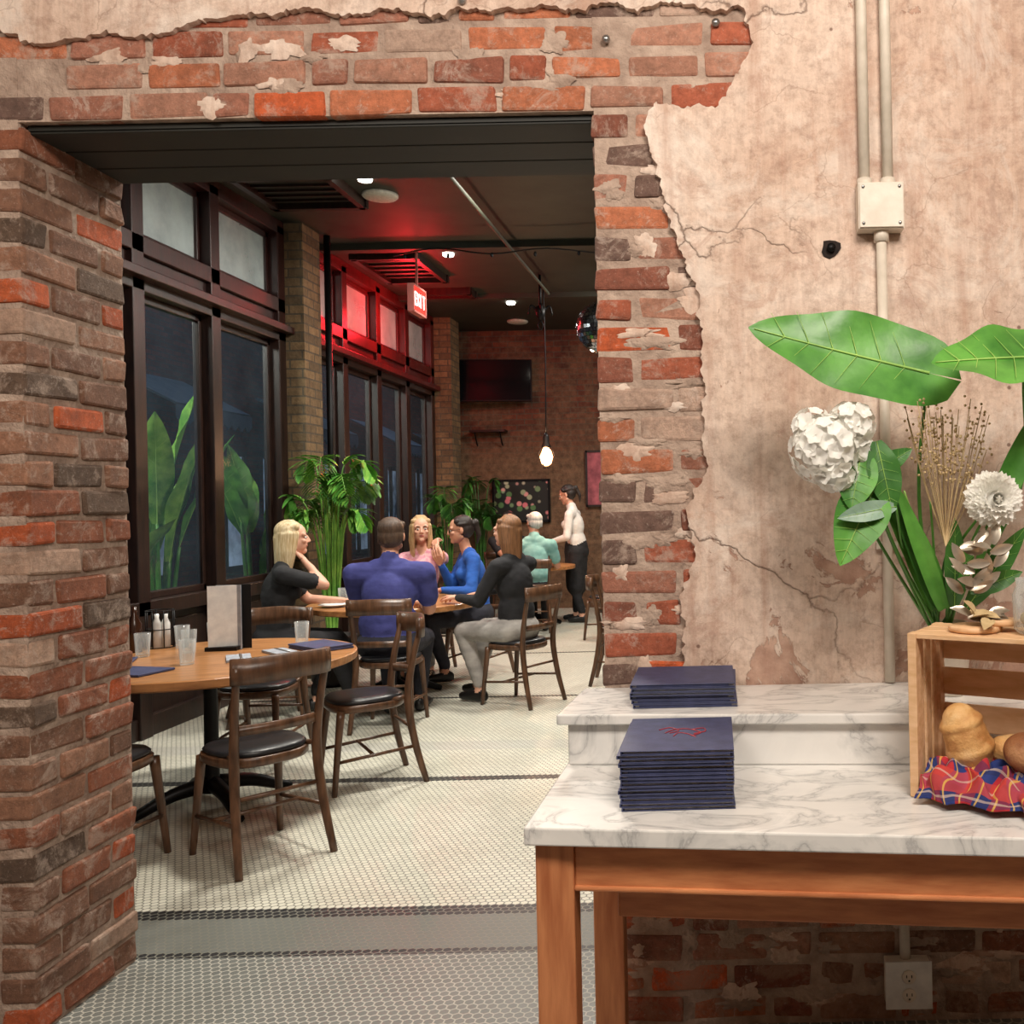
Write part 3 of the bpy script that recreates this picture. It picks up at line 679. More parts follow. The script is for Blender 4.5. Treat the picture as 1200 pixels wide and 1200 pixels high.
def blob(parts,voxel,smooth):
    t=MB(); dummy=M_WHITE
    for p in parts:
        if p[0]=='c': vs,fs=cap_mesh(p[1],p[2],p[3],p[4]); t.add(vs,fs,dummy)
        else:
            M=Matrix.Translation(p[1])@(p[3] if p[3] else Matrix.Identity(4)); t.ell((0,0,0),p[2],dummy,M,20,14)
    o=t.obj('tmp_blob')
    r=o.modifiers.new('r','REMESH'); r.mode='VOXEL'; r.voxel_size=voxel
    if smooth: s=o.modifiers.new('s','SMOOTH'); s.factor=.5; s.iterations=smooth
    dg=bpy.context.evaluated_depsgraph_get(); me=bpy.data.meshes.new_from_object(o.evaluated_get(dg))
    n=len(me.vertices); co=np.empty(n*3); me.vertices.foreach_get('co',co); co=co.reshape(-1,3)
    fs=[list(p.vertices) for p in me.polygons]
    fc=np.array([co[f].mean(0) for f in fs])
    best=np.full(len(fs),1e9); idx=np.zeros(len(fs),int)
    for k,p in enumerate(parts):
        if p[0]=='c':
            a=np.array(p[1]);b=np.array(p[2]); ab=b-a; tt=np.clip(((fc-a)@ab)/max(ab@ab,1e-9),0,1)
            d=np.linalg.norm(fc-(a+tt[:,None]*ab),axis=1)-(p[3]+(p[4]-p[3])*tt)
        else:
            q=fc-np.array(p[1])
            if p[3]: q=q@np.array(p[3].to_3x3())
            rr=np.array(p[2]); d=(np.linalg.norm(q/rr,axis=1)-1)*rr.min()
        w=d<best; best[w]=d[w]; idx[w]=k
    old=o.data; bpy.data.objects.remove(o); bpy.data.meshes.remove(old); bpy.data.meshes.remove(me)
    return co,fs,idx
def wrinkle(co,M,amt):
    out=[]
    for v in co:
        p=Vector(v); n_=noise.noise(Vector((p.x*9+p.z*4,p.y*9,p.z*22)))+.5*noise.noise(p*30)
        out.append(p+Vector((noise.noise(p*14+Vector((5,0,0))),noise.noise(p*14),0))*amt*n_)
    return out
def add_blob(mb_,parts,voxel,smooth,M,folds=0):
    co,fs,idx=blob(parts,voxel,smooth)
    if folds: co=wrinkle(co,M,folds)
    o=len(mb_.v)
    for v in co: mb_.v.append(tuple(M@Vector(v))); mb_.col.append((1,1,1))
    for f,k in zip(fs,idx): mb_.f.append([o+x for x in f]); mb_.m.append(mb_.mi(parts[k][-1])); mb_.sm.append(True)
M_LIP=simple('lips',(190,104,96),(172,88,82),10,.5); M_EYE=simple('eye_white',(235,232,226),(225,220,214),10,.3); M_IRIS=simple('eye_iris',(50,36,28),(30,22,18),10,.2)
M_BROW=simple('eyebrow',(90,64,46),(70,50,36),20,.8)
def V3(*a): return Vector(a)
def hand_parts(W,d,n,side,curl,sk):
    d=d.normalized(); n=(n-d*n.dot(d)).normalized(); x=d.cross(n)*side
    P=[]
    K=[(.03,.082,1.0),(.010,.088,1.1),(-.011,.084,1.02),(-.030,.076,.82)]
    for i,(kx,ky,fl) in enumerate(K):
        kp=W+d*ky+x*kx; P.append(('c',W+x*kx*.5+d*.01,kp,.015,.0115,sk))
        p=kp; ang=curl*(.5+.12*i)
        for j,L in enumerate((.042,.027,.022)):
            ang+=curl*.45*(j>0)
            q=p+(d*math.cos(ang)+n*math.sin(ang)+x*(.05-.035*i))*L*fl
            P.append(('c',p,q,.0095-.001*j,.0085-.001*j,sk)); p=q
    a=W+d*.02+x*.022; b=a+(d*.6+x*.7+n*.25)*.04; c=b+(d*.85+x*.3+n*.3)*.032; e=c+(d*.95+n*.35)*.024
    P+= [('c',a,b,.014,.012,sk),('c',b,c,.0115,.01,sk),('c',c,e,.01,.008,sk)]
    return P
def ik(S,W,a,b,pole):
    v=W-S; L=v.length; mx=(a+b)*.985
    if L>mx: W=S+v*(mx/L); v=W-S; L=mx
    if L<.14: W=S+v.normalized()*.14; v=W-S; L=.14
    u=v/L; c=(a*a-b*b+L*L)/(2*L); h=math.sqrt(max(0,a*a-c*c)); p=(pole-u*pole.dot(u)).normalized()
    return S+u*c+p*h,W
def person(name,loc,phi,skin,hair,style,top,bottom,shoes,hands,sleeve='short',female=True,lean=.1,hyaw=0,hpitch=0,w=1.0,stand=False,poles=None,palm=None,apron=None,hs=1.0,curl=.6,specs=False,collar=False):
    M=Matrix.Translation((loc[0],loc[1],0))@Matrix.Rotation(phi,4,'Z'); Mi=M.inverted()
    pz=.885 if stand else .56
    def up(x,y,z): return V3(x,y*math.cos(lean)+z*math.sin(lean),pz+z*math.cos(lean)-y*math.sin(lean))
    sk=skin; P=[]; sw=(.165 if female else .195)*w; g=.9 if female else 1.0
    Rl=Matrix.Rotation(-lean,4,'X')
    pel=V3(0,0,pz)
    P.append(('e',pel,(.165*w,.125*w,.12),None,bottom))
    P.append(('e',up(0,.0,.13),(.145*w*(.93 if female else 1.14),.11*w*(1.0 if female else 1.2),.17),Rl,top))
    P.append(('e',up(0,.0,.34),(.155*w*g,.112*w,.185),Rl,top))
    P.append(('c',up(-sw*.8,-.005,.475),up(sw*.8,-.005,.475),.068*g*w,.068*g*w,top))
    P.append(('c',up(-sw*.35,-.01,.52),up(sw*.35,-.01,.52),.06*g,.06*g,top))
    if female:
        for s in(-1,1): P.append(('e',up(s*.07,.09,.36),(.062,.055,.06),Rl,top))
    hc=up(0,.035,.735)
    P.append(('c',up(0,0,.52),hc+V3(0,-.02,-.06),.056*(.88 if female else 1.05),.052*(.88 if female else 1.08),sk))
    if collar: P.append(('c',up(0,-.005,.53),up(0,.0,.575),.070,.064,top))
    for s in(-1,1):
        hip=pel+V3(s*.09*w,0,-.01)
        if stand: kn=V3(s*.095,.04,.48); an=V3(s*.1,-.0+.06*s,.085)
        else: kn=V3(s*.11*w,.43,.535); an=V3(s*.1,.40+.1*s*(1 if female else .3),.085)
        toe=an+V3(s*.02,.15,-.045); heel=an+V3(0,-.04,-.045)
        P.append(('c',hip,kn,.088*w,.06*w,bottom)); P.append(('c',kn,an+V3(0,0,.06),.062*w,.048,bottom)); P.append(('c',kn+V3(0,-.025,-.1),an+V3(0,0,.08),.056,.046,bottom))
        P.append(('c',an+V3(0,0,.04),an,.038,.036,sk)); P.append(('c',heel,toe,.036,.032,shoes)); P.append(('c',heel+V3(0,0,.02),toe+V3(0,-.04,.006),.034,.036,shoes))
    if apron:
        P.append(('c',pel+V3(0,.02,.06),pel+V3(0,.03,-.42),.15,.13,apron))
        P.append(('c',pel+V3(-.05,.01,-.1),pel+V3(-.09,.02,-.45),.11,.1,apron)); P.append(('c',pel+V3(.05,.01,-.1),pel+V3(.09,.02,-.45),.11,.1,apron))
    H=[]
    for i,s in enumerate((-1,1)):
        S=up(s*sw,-.005,.475); tgt=Mi@Vector(hands[i]); pole=V3(s*.35,-.35,-.9)
        if poles and poles[i]: pole=(Mi.to_3x3()@Vector(poles[i]))
        E,W=ik(S,tgt,.285,.25,pole)
        P.append(('c',S,E,.05*w*g,.039*w*g,sk)); P.append(('c',E,W,.039*w*g,.026*g,sk))
        if sleeve=='short': P.append(('c',S,S.lerp(E,.66),.064*w*g,.060*w*g,top))
        else: P.append(('c',S,E,.058*w*g,.05*w*g,top)); P.append(('c',E,E.lerp(W,.92),.049*w*g,.034*g,top))
        fd=(W-E).normalized(); pn=V3(0,0,-1)
        if palm and palm[i]: pn=Mi.to_3x3()@Vector(palm[i])
        if abs(fd.dot(pn))>.95: pn=V3(0,1,0)
        H.append((W,fd,pn,s))
    mbp=MB(); add_blob(mbp,P,.0115,3,M,.012)
    for (W,fd,pn,s) in H: add_blob(mbp,hand_parts(W,fd,pn,-s,curl,sk),.0042,1,M)
    MH=M@Matrix.Translation(hc)@Matrix.Rotation(hyaw,4,'Z')@Matrix.Rotation(hpitch,4,'X')@Matrix.Scale(hs,4)
    Q=[('e',V3(0,-.012,.032),(.074,.094,.082),None,sk),('e',V3(0,.022,-.03),(.060,.068,.082),None,sk),('c',V3(0,.055,-.082),V3(0,.062,-.088),.026,.024,sk),
       ('c',V3(-.045,.0,-.06),V3(0,.05,-.085),.024,.024,sk),('c',V3(.045,.0,-.06),V3(0,.05,-.085),.024,.024,sk),
       ('c',V3(0,.086,.012),V3(0,.100,-.022),.008,.0115,sk),('e',V3(-.01,.093,-.028),(.008,.009,.006),None,sk),('e',V3(.01,.093,-.028),(.008,.009,.006),None,sk),
       ('c',V3(-.045,.068,.024),V3(.045,.068,.024),.014,.014,sk),('e',V3(-.04,.066,-.02),(.02,.018,.016),None,sk),('e',V3(.04,.066,-.02),(.02,.018,.016),None,sk),
       ('e',V3(0,.083,-.054),(.021,.010,.007),None,M_LIP)]
    for s in(-1,1): Q.append(('e',V3(s*.076,-.008,-.005),(.010,.018,.030),Matrix.Rotation(s*.3,4,'Z'),sk))
    add_blob(mbp,Q,.0055,2,MH)
    for s in(-1,1):
        mbp.ell((s*.031,.077,.004),(.0125,.0105,.0075),M_EYE,MH,12,8); mbp.ell((s*.031,.0865,.004),(.0055,.003,.0055),M_IRIS,MH,10,6)
        mbp.tube([(s*.014,.086,.024),(s*.032,.087,.03),(s*.05,.074,.024)],[.003,.0045,.002],M_BROW,5,3,M=MH)
        if specs:
            mbp.tube([(s*.033+.022*math.cos(a),.094-.006*abs(math.cos(a)),.002+.018*math.sin(a)) for a in np.linspace(0,2*math.pi,15)],.0022,M_BLK,5,1,M=MH,raw=True)
            mbp.tube([(s*.055,.088,.006),(s*.078,.03,.006),(s*.078,-.01,.004)],.002,M_BLK,5,3,M=MH)
    if specs: mbp.tube([(-.011,.094,.006),(.011,.094,.006)],.002,M_BLK,5,1,M=MH)
    Hh=[('e',V3(0,-.03,.05),(.083,.092,.078),None,hair),('e',V3(0,-.045,.0),(.081,.075,.08),None,hair),('c',V3(-.06,.02,.075),V3(.06,.02,.075),.024,.024,hair)]
    if style=='short':
        for s in(-1,1): Hh.append(('c',V3(s*.07,.01,.03),V3(s*.071,.012,-.002),.012,.007,hair))
        for k in range(30):
            a=U(-2.6,2.6); Hh.append(('c',V3(.07*math.sin(a),-.03-.07*math.cos(a)*.9,U(.0,.09)),V3(.074*math.sin(a),-.03-.078*math.cos(a),U(-.05,.03)),.011,.008,hair))
    elif style=='long':
        for k in range(60):
            a=-2.2+4.4*k/59; sx=math.sin(a); cy=-math.cos(a)
            Lz=U(-.31,-.24) ; wv=U(-.007,.007)
            p0=V3(.03*sx,-.02+.03*cy,.118); p1=V3(.083*sx,-.02+.084*cy,.03+U(-.006,.006)); p2=V3(.084*sx+wv,-.035+.068*cy,-.09); p3=V3(.072*sx+wv,-.06+.04*cy,Lz)
            for q0,q1,r0,r1 in((p0,p1,.011,.013),(p1,p2,.013,.014),(p2,p3,.014,.006)): Hh.append(('c',q0,q1,r0,r1,hair))
        Hh.append(('c',V3(0,-.06,0),V3(0,-.075,-.2),.068,.045,hair))
    elif style=='pony':
        for k in range(26):
            a=-2.1+4.2*k/25; Hh.append(('c',V3(.08*math.sin(a),-.02-.08*math.cos(a),.05),V3(.02*math.sin(a),-.12,.04),.012,.014,hair))
        Hh+= [('e',V3(0,-.135,.045),(.035,.035,.035),None,hair),('c',V3(0,-.14,.04),V3(0,-.155,-.06),.026,.022,hair),('c',V3(0,-.155,-.06),V3(0.01,-.13,-.14),.022,.006,hair)]
    add_blob(mbp,Hh,.0056,1,MH)
    return mbp.obj(name,fixn=True)
def hairm(n,a,b): return simple(n,a,b,14,.5,0,.6,50,(6,6,.6),bdist=.006)
SK1=simple('skin_fair',(228,178,152),(214,158,132),8,.5); SK2=simple('skin_tan',(212,156,128),(194,136,108),8,.5)
HB=hairm('blonde_hair',(234,216,178),(190,160,112)); HBR=hairm('brown_hair',(154,108,72),(106,72,46)); HD=hairm('dark_hair',(50,38,32),(28,21,19)); HG=hairm('grey_hair',(215,215,210),(170,170,166)); HM=hairm('short_brown_hair',(94,72,56),(62,46,36)); HLB=hairm('light_blonde_hair',(218,186,140),(172,134,92))
def cloth(n,a,b,s=8): return simple(n,a,b,s,.85,0,.35,10,(1,1,1.8),bdist=.014)
BLKC=cloth('black_cloth',(38,38,42),(22,22,24)); NAV=cloth('navy_shirt',(70,74,142),(54,57,116))
BLU=cloth('royal_blue_cardigan',(42,98,186),(30,74,150)); PNK=simple('pink_floral_blouse',(220,130,160),(240,200,200),40,.8); GRYP=cloth('grey_trousers',(176,170,164),(142,138,134))
TEAL=cloth('mint_shirt',(146,194,188),(116,170,166)); WSH=cloth('white_shirt',(244,240,234),(220,214,208)); DRKP=cloth('dark_trousers',(48,48,60),(32,32,40)); SHB=simple('black_shoes',(26,24,24),(16,15,15),8,.4)
person('man_navy_shirt',(-2.33,6.5),D(4),SK2,HM,'short',NAV,DRKP,SHB,[(-2.52,6.93,.785),(-2.22,6.90,.785)],female=False,w=1.22,lean=.12,hyaw=.1,poles=[(-.5,-.6,-1.1),(.55,-.6,-1.1)],hs=1.08,collar=True)
person('woman_blonde_black_top',(-3.25,6.75),D(-62),SK1,HB,'long',BLKC,BLKC,SHB,[(-2.88,7.10,.80),(-3.04,6.80,1.13)],lean=.16,hyaw=-.1,w=1.08,poles=[(0,.5,-1),(.8,-.1,-.9)],palm=[None,(-1,0,0)],curl=.9,hs=1.05)
person('woman_pink_blouse',(-2.70,8.45),D(185),SK1,HLB,'long',PNK,GRYP,SHB,[(-2.55,8.36,1.13),(-2.85,7.95,.80)],lean=.08,hyaw=.3,poles=[(.4,-.3,-.8),None],palm=[(0,1,0),None],curl=.9)
person('woman_blue_cardigan',(-2.17,8.22),D(116),SK2,HD,'pony',BLU,DRKP,SHB,[(-2.36,7.80,.80),(-2.44,8.08,1.0)],sleeve='long',lean=.14,hyaw=-.1,hpitch=-.1,w=1.12,palm=[None,(0,1,0)],curl=.8,specs=True)
person('woman_brown_hair',(-1.58,7.13),D(62),SK1,HBR,'long',BLKC,GRYP,SHB,[(-2.03,7.12,.80),(-1.96,7.45,.80)],sleeve='long',lean=.08,hyaw=.2,w=1.14)
person('man_grey_hair_mint_shirt',(-2.18,10.75),D(10),SK2,HG,'short',TEAL,BLKC,SHB,[(-2.4,11.15,.79),(-2.05,11.18,.79)],female=False,lean=.12,w=1.0,hyaw=.5,collar=True)
person('man_dark_hair',(-2.86,12.3),D(215),SK2,HD,'short',BLKC,DRKP,SHB,[(-2.45,11.85,.79),(-2.65,11.82,.79)],female=False,lean=.12)
person('server_white_shirt',(-1.88,12.0),D(85),SK1,HD,'pony',WSH,BLKC,SHB,[(-2.2,11.85,1.02),(-2.2,12.12,1.02)],sleeve='long',stand=True,lean=.13,hpitch=-.3,apron=BLKC,w=1.12,collar=True)
# ------------------------------------------------------------ plants
def palm(name,x,y,h,n,mats,sp=.5,pot=True,xmin=-3.62):
    m=MB()
    if pot: m.lathe([(.13,0),(.17,.05),(.2,.38),(.2,.42),(.17,.42),(.16,.36),(.001,.36)],M_TERRA,seg=24)
    base=.4 if pot else 0
    for k in range(n):
        a=k*2.4+U(-.2,.2); rr=sp*U(.55,1.0); zt=base+(h-base)*U(.62,1.0)
        c,s=math.cos(a),math.sin(a); P=[V3(.03*c,.03*s,base),V3(rr*.35*c,rr*.35*s,zt*.85),V3(rr*.7*c,rr*.7*s,zt),V3(rr*c,rr*s,zt-.15)]
        P=[V3(max(p.x,xmin+.08-x),p.y,p.z) for p in P]
        pts=catmull(P,8); m.tube(pts,[.009,.003],mats[0],5,raw=True)
        for i in range(12,len(pts)):
            t=(pts[min(i+1,len(pts)-1)]-pts[i-1]); t=t.normalized() if t.length>1e-5 else V3(0,0,-1)
            sd=t.cross(V3(0,0,1)); sd=sd.normalized() if sd.length>1e-4 else V3(0,1,0)
            f=(i-12)/(len(pts)-12); L=.2*math.sin(math.pi*(.2+.75*f))
            for q in(-1,1):
                tp=pts[i]+(sd*q*.85+t*.55+V3(0,0,.05))*L; tp.x=max(tp.x,xmin-x)
                if (tp-pts[i]).length>.02: m.leaf(pts[i],tp,.04,random.choice(mats),up=(0,0,1),shape='oval',droop=.3,nu=4,nv=2)
    return m.obj(name,(x,y,0),fixn=False)
palm('potted_palm',-3.34,8.0,1.93,22,[M_PALM,M_GREEN],.40,xmin=-3.72); palm('potted_palm',-3.3,11.2,1.75,12,[M_DGREEN,M_GREEN],.3); palm('potted_palm',-3.4,13.1,1.9,12,[M_DGREEN],.3)
def banana(x,y,h,n):
    m=MB()
    for k in range(n):
        a=k*2.2+U(-.4,.4); c,s=math.cos(a),math.sin(a); r=U(.15,.35); z=h*U(.4,.72)
        b=V3(r*.5*c,r*.5*s,z); m.tube([(0,0,0),(r*.3*c,r*.3*s,z*.6),tuple(b)],[.03,.012],M_GREEN,6,4)
        m.leaf(b,b+V3(r*c,r*s,h*U(.32,.45)),.26,random.choice([M_GREEN,M_PALM]),up=(c*-1,s*-1,.6),droop=.12,wave=.15,mid=M_LIME)
    return m.obj('banana_plant',(x,y,.005),fixn=False)
banana(-4.65,7.75,2.45,11); banana(-4.6,9.2,1.9,7); banana(-4.55,6.9,1.5,6); banana(-4.7,11,1.8,6)
# ------------------------------------------------------------ console table
def quadslab(m,c,z0,z1,mat):
    m.add([(x,y,z0) for x,y in c]+[(x,y,z1) for x,y in c],[(0,1,2,3),(4,5,6,7),(0,1,5,4),(1,2,6,5),(2,3,7,6),(3,0,4,7)],mat)
m=MB(); XE=1.25
def fy(x): return 1.893-(x+.417)*.118
def sy_(x): return 2.32-(x+.43)*.07
quadslab(m,[(-.417,fy(-.417)),(XE,fy(XE)),(XE,2.652),(-.40,2.652)],.800,.837,M_MARB)
quadslab(m,[(-.400,sy_(-.4)+.022),(XE,sy_(XE)+.022),(XE,2.652),(-.395,2.652)],.8375,.940,M_MARB)
quadslab(m,[(-.425,sy_(-.43)),(XE,sy_(XE)),(XE,2.652),(-.405,2.652)],.9405,.966,M_MARB)
top=m.obj('marble_top',bevel=.004)
m=MB()
def wf(x): return fy(x)+.03
m.box((-.36,wf(-.36)+.038,.4),(.078,.078,.8),M_CHERRYV); m.box((-.325,2.5,.4),(.078,.078,.8),M_CHERRYV)
m.box((XE-.08,wf(XE)+.04,.4),(.078,.078,.8),M_CHERRYV); m.box((XE-.08,2.5,.4),(.078,.078,.8),M_CHERRYV)
def railbox(x0,x1,off,th,z0,z1):
    quadslab(m,[(x0,fy(x0)+off),(x1,fy(x1)+off),(x1,fy(x1)+off+th),(x0,fy(x0)+off+th)],z0,z1,M_CHERRY)
railbox(-.322,XE-.12,.042,.022,.697,.7995); railbox(-.322,XE-.12,.036,.01,.697,.708)
railbox(-.24,XE-.14,.1,.03,.62,.70)
m.box((-.345,2.2,.75),(.022,.5,.1),M_CHERRYV); m.box((.45,2.53,.75),(1.4,.022,.1),M_CHERRY)
base=m.obj('table_frame',bevel=.004)
e=bpy.data.objects.new('console_table',None); bpy.context.collection.objects.link(e); top.parent=e; base.parent=e
def mstack(name,x,y,z,n,th,w,d,rz):
    m=MB()
    for k in range(n):
        ox,oy,r=U(-.004,.004),U(-.004,.004),U(-.015,.015)
        Mx=Matrix.Translation((ox,oy,th*k))@Matrix.Rotation(r,4,'Z')
        m.box((0,0,th*.12),(w,d,th*.2),M_NAVY,M=Mx); m.box((0,0,th*.88),(w,d,th*.2),M_NAVY,M=Mx)
        m.box((.002,0,th*.5),(w-.006,d-.01,th*.56),M_PAGE if R()<.5 else M_GREY,M=Mx); m.box((-w/2+.001,0,th*.5),(.003,d,th*.95),M_NAVY,M=Mx)
        if R()<.5: m.box((0,-d/2+.004,th*.5),(w-.03,.003,th*.5),M_NAVY,M=Mx)
    zt=th*n+.0004
    if name=='m1':
        for pts in([(-.03,.0),(-.01,.03),(.02,.035),(.05,.0),(.03,-.03)],[(-.045,.03),(-.02,.05),(.0,.02),(-.02,-.0)],[(.03,.03),(.055,.04),(.06,.01),(.035,-.01)],[(-.01,-.03),(.0,.0),(.02,-.01),(.04,-.04)]):
            m.tube([(a,b,zt+.0003) for a,b in pts],.0014,M_RED,5,6)
    return m.obj('menu_stack',(x,y,z),rz,bevel=.0012)
mstack('m1',-.116,2.13,.8375,15,.0083,.238,.30,.015)
mstack('m2',-.115,2.505,.9665,6,.0098,.262,.26,0)
# crate
m=MB(); W_,D_,H_=.50,.20,.352; t=.012
for x in(0,W_-t):
    m.box((x+t/2,.0165,H_/2),(t*1.6,.033,H_),M_PINE); m.box((x+t/2,D_-.0165,H_/2),(t*1.6,.033,H_),M_PINE)
for x in(.0,W_-.01):
    for k in range(3): m.box((x+.004,.07+k*.05-.015,H_/2),(.008,.036,H_-.02),M_PINE)
for z in(t/2,H_-t/2):
    for k in range(3): m.box((W_/2,.032+k*.068,z),(W_,.058,t*.9),M_PINE)
for k in range(4): m.box((W_/2,D_-.004,.055+k*.082),(W_,.008,.062),M_PINE)
m.obj('wooden_crate',(.388,2.035,.8378),-D(30),bevel=.0015)
CR=Matrix.Translation((.388,2.035,.8378))@Matrix.Rotation(-D(30),4,'Z')
def bread(name,x,y,z,parts,mat,rot):
    m=MB(); co,fs,idx=blob(parts,.005,3)
    m.add([tuple(v) for v in co],fs,mat,True,CR@Matrix.Translation((x,y,z))@rot); m.obj(name)
BR1=bread_mat('golden_bread_crust',(178,120,64),(216,168,106),(236,204,152)); BR2=bread_mat('brown_bread_crust',(104,62,38),(146,94,58),(188,140,98))
# squat round loaf with a waist and a domed top, tipped to the left
bread('bread_roll',.098,.075,.125,[('c',V3(0,0,-.034),V3(0,0,-.010),.048,.050,M_WHITE),('c',V3(0,0,.010),V3(0,0,.034),.049,.040,M_WHITE),('e',V3(0,0,.03),(.050,.048,.022),None,M_WHITE),('e',V3(0,0,-.03),(.056,.052,.03),None,M_WHITE)],BR1,Matrix.Rotation(-.3,4,'Y')@Matrix.Rotation(.15,4,'X'))
bread('bread_roll',.175,.135,.085,[('e',V3(0,0,0),(.045,.035,.035),None,M_WHITE),('e',V3(.01,0,.01),(.035,.03,.032),None,M_WHITE)],BR1,Matrix.Rotation(.2,4,'Y'))
bread('bread_loaf',.235,.075,.102,[('e',V3(0,0,0),(.058,.048,.044),None,M_WHITE),('e',V3(.05,.0,.004),(.058,.048,.042),None,M_WHITE),('e',V3(.02,-.01,.02),(.03,.035,.032),None,M_WHITE)],BR2,Matrix.Rotation(.15,4,'Y'))
m=MB(); M_PLAID=plaid_mat(); nx,ny=150,50; vs=[];fs=[];uv=[]
for i in range(nx+1):
    for j in range(ny+1):
        a,b=i/nx,j/ny; x=.02+a*.455; y=-.055+b*.225
        env=math.sin(math.pi*min(1,max(0,b*1.02)))**.5
        z=.026+.024*env*(1+.5*math.sin(a*9))
        z+=env*(.014*math.sin(a*38+4*math.sin(b*7))+.014*abs(math.sin(a*23-b*9+2*noise.noise(V3(a*5,b*4,0))))+.020*noise.noise(V3(a*16,b*9,2)))
        y+=.012*math.sin(a*31+b*5)+.01*noise.noise(V3(a*20,b*3,7)); x+=.008*math.sin(b*20+a*18)
        if y>.172: y=.172
        if b<.16: z=.016+(z-.016)*(b/.16)**.6
        vs.append(CR@V3(min(max(x,.024),.472),y,max(.0150 if y>.0 else .004+.004*b,z))); uv.append((a*3,b*1.3))
for i in range(nx):
    for j in range(ny): q=i*(ny+1)+j; fs.append((q,q+1,q+ny+2,q+ny+1))
m.add(vs,fs,M_PLAID,True); m.uv=uv; m.obj('plaid_cloth',fixn=False,solid=.0015)
m=MB()
for k,(x,y,r) in enumerate([(.12,.08,.055),(.17,.11,.04)]):
    m.lathe([(r*.95,0),(r,.003),(r,.010),(r*.96,.012),(.001,.012)],M_PINE,CR@Matrix.Translation((x,y,.353+.0125*k)),22)
m.obj('wood_slices')
m=MB()
for k in range(14):
    b=CR@V3(.13+U(-.03,.03),.09+U(-.03,.03),.38); m.leaf(b,b+V3(U(-1,1),U(-1,.3),U(-.2,.5)).normalized()*.05,.03,M_DRIED if k%2 else M_GOLD,up=(0,-.5,1),nu=5,nv=3,fold=.3)
m.obj('dried_leaf_garnish',fixn=False)
m=MB(); m.lathe([(.04,0),(.048,.01),(.05,.08),(.042,.1),(.044,.115),(.04,.115),(.04,.1),(.046,.08),(.044,.014),(.001,.012)],M_GLASS,CR@Matrix.Translation((.25,.09,.354)),24)
m.ell((0,0,.03),(.035,.035,.022),M_DRIED,CR@Matrix.Translation((.25,.09,.354))); m.obj('glass_jar')
# ------------------------------------------------------------ floral arrangement
m=MB(); vx,vy=.575,2.47
m.lathe([(.035,0),(.045,.02),(.052,.1),(.045,.16),(.05,.19),(.045,.19),(.04,.16),(.045,.1),(.04,.03),(.001,.02)],simple('ceramic_vase',(210,200,186),(186,176,160),8,.4),Matrix.Translation((vx,vy,.967)),24)
ZV=1.17
def stem(tip,mat=M_GREEN,r=.004,bend=.0): 
    tip=V3(*tip); b=V3(vx-.02+U(-.025,.025),vy+U(-.03,.02),ZV-.05); mid=b.lerp(tip,.5)+V3(bend,0,.04); m.tube([tuple(b),tuple(mid),tuple(tip)],[r*1.2,r*.8],mat,6,6)
upv=(-.1,-1,.25)
m.leaf((.505,2.32,1.785),(.062,2.30,1.893),.225,M_GREEN,up=(.05,-1,.35),shape='heart',droop=-.04,fold=.07,nu=22,nv=10,wave=.09,mid=M_LIME,notch=.18); stem((.50,2.32,1.77),M_GREEN,.005,-.03)
m.leaf((.80,2.2,1.80),(.48,2.16,1.80),.24,M_GREEN,up=(.0,-.8,.9),shape='heart',droop=.05,fold=.06,nu=22,nv=10,wave=.09,mid=M_LIME,notch=.1); stem((.70,2.2,1.77),M_GREEN,.006,.1)
m.leaf((.655,2.3,1.44),(.76,2.25,1.70),.07,M_GREEN,up=upv,shape='blade',droop=.05); stem((.66,2.3,1.45))
for (b,t,w,mt,sh) in [((.36,2.3,1.50),(.27,2.24,1.33),.13,M_GREEN,'heart'),((.335,2.31,1.60),(.30,2.25,1.46),.10,M_GREEN,'oval'),((.37,2.3,1.62),(.40,2.26,1.45),.08,M_DGREEN,'oval'),
    ((.41,2.28,1.46),(.27,2.24,1.44),.05,M_SAGE,'oval'),((.53,2.40,1.2),(.345,2.30,1.64),.065,M_GREEN,'blade'),((.53,2.38,1.2),(.39,2.28,1.56),.055,M_DGREEN,'blade'),((.54,2.37,1.2),(.42,2.26,1.50),.05,M_GREEN,'blade'),
    ((.55,2.39,1.2),(.455,2.3,1.44),.05,M_GREEN,'blade'),((.57,2.38,1.2),(.56,2.3,1.42),.055,M_DGREEN,'oval'),((.56,2.37,1.28),(.62,2.28,1.36),.06,M_GREEN,'oval'),((.6,2.38,1.2),(.72,2.28,1.40),.06,M_DGREEN,'oval'),((.36,2.31,1.54),(.45,2.28,1.60),.05,M_DGREEN,'oval'),((.59,2.3,1.25),(.70,2.25,1.3),.05,M_DGREEN,'oval')]:
    m.leaf(b,t,w,mt,up=upv,shape=sh,droop=.12,nu=12,nv=6,wave=.08,mid=M_LIME if sh!='blade' else None)
for t in[(.36,2.31,1.51),(.335,2.31,1.6),(.27,2.33,1.58),(.63,2.3,1.45),(.41,2.28,1.46)]: stem(t,M_GREEN,.004,-.03)
for k in range(8): stem((vx-.06+U(-.08,.1),2.34,U(1.35,1.5)),random.choice([M_GREEN,M_LIME]),.0035)
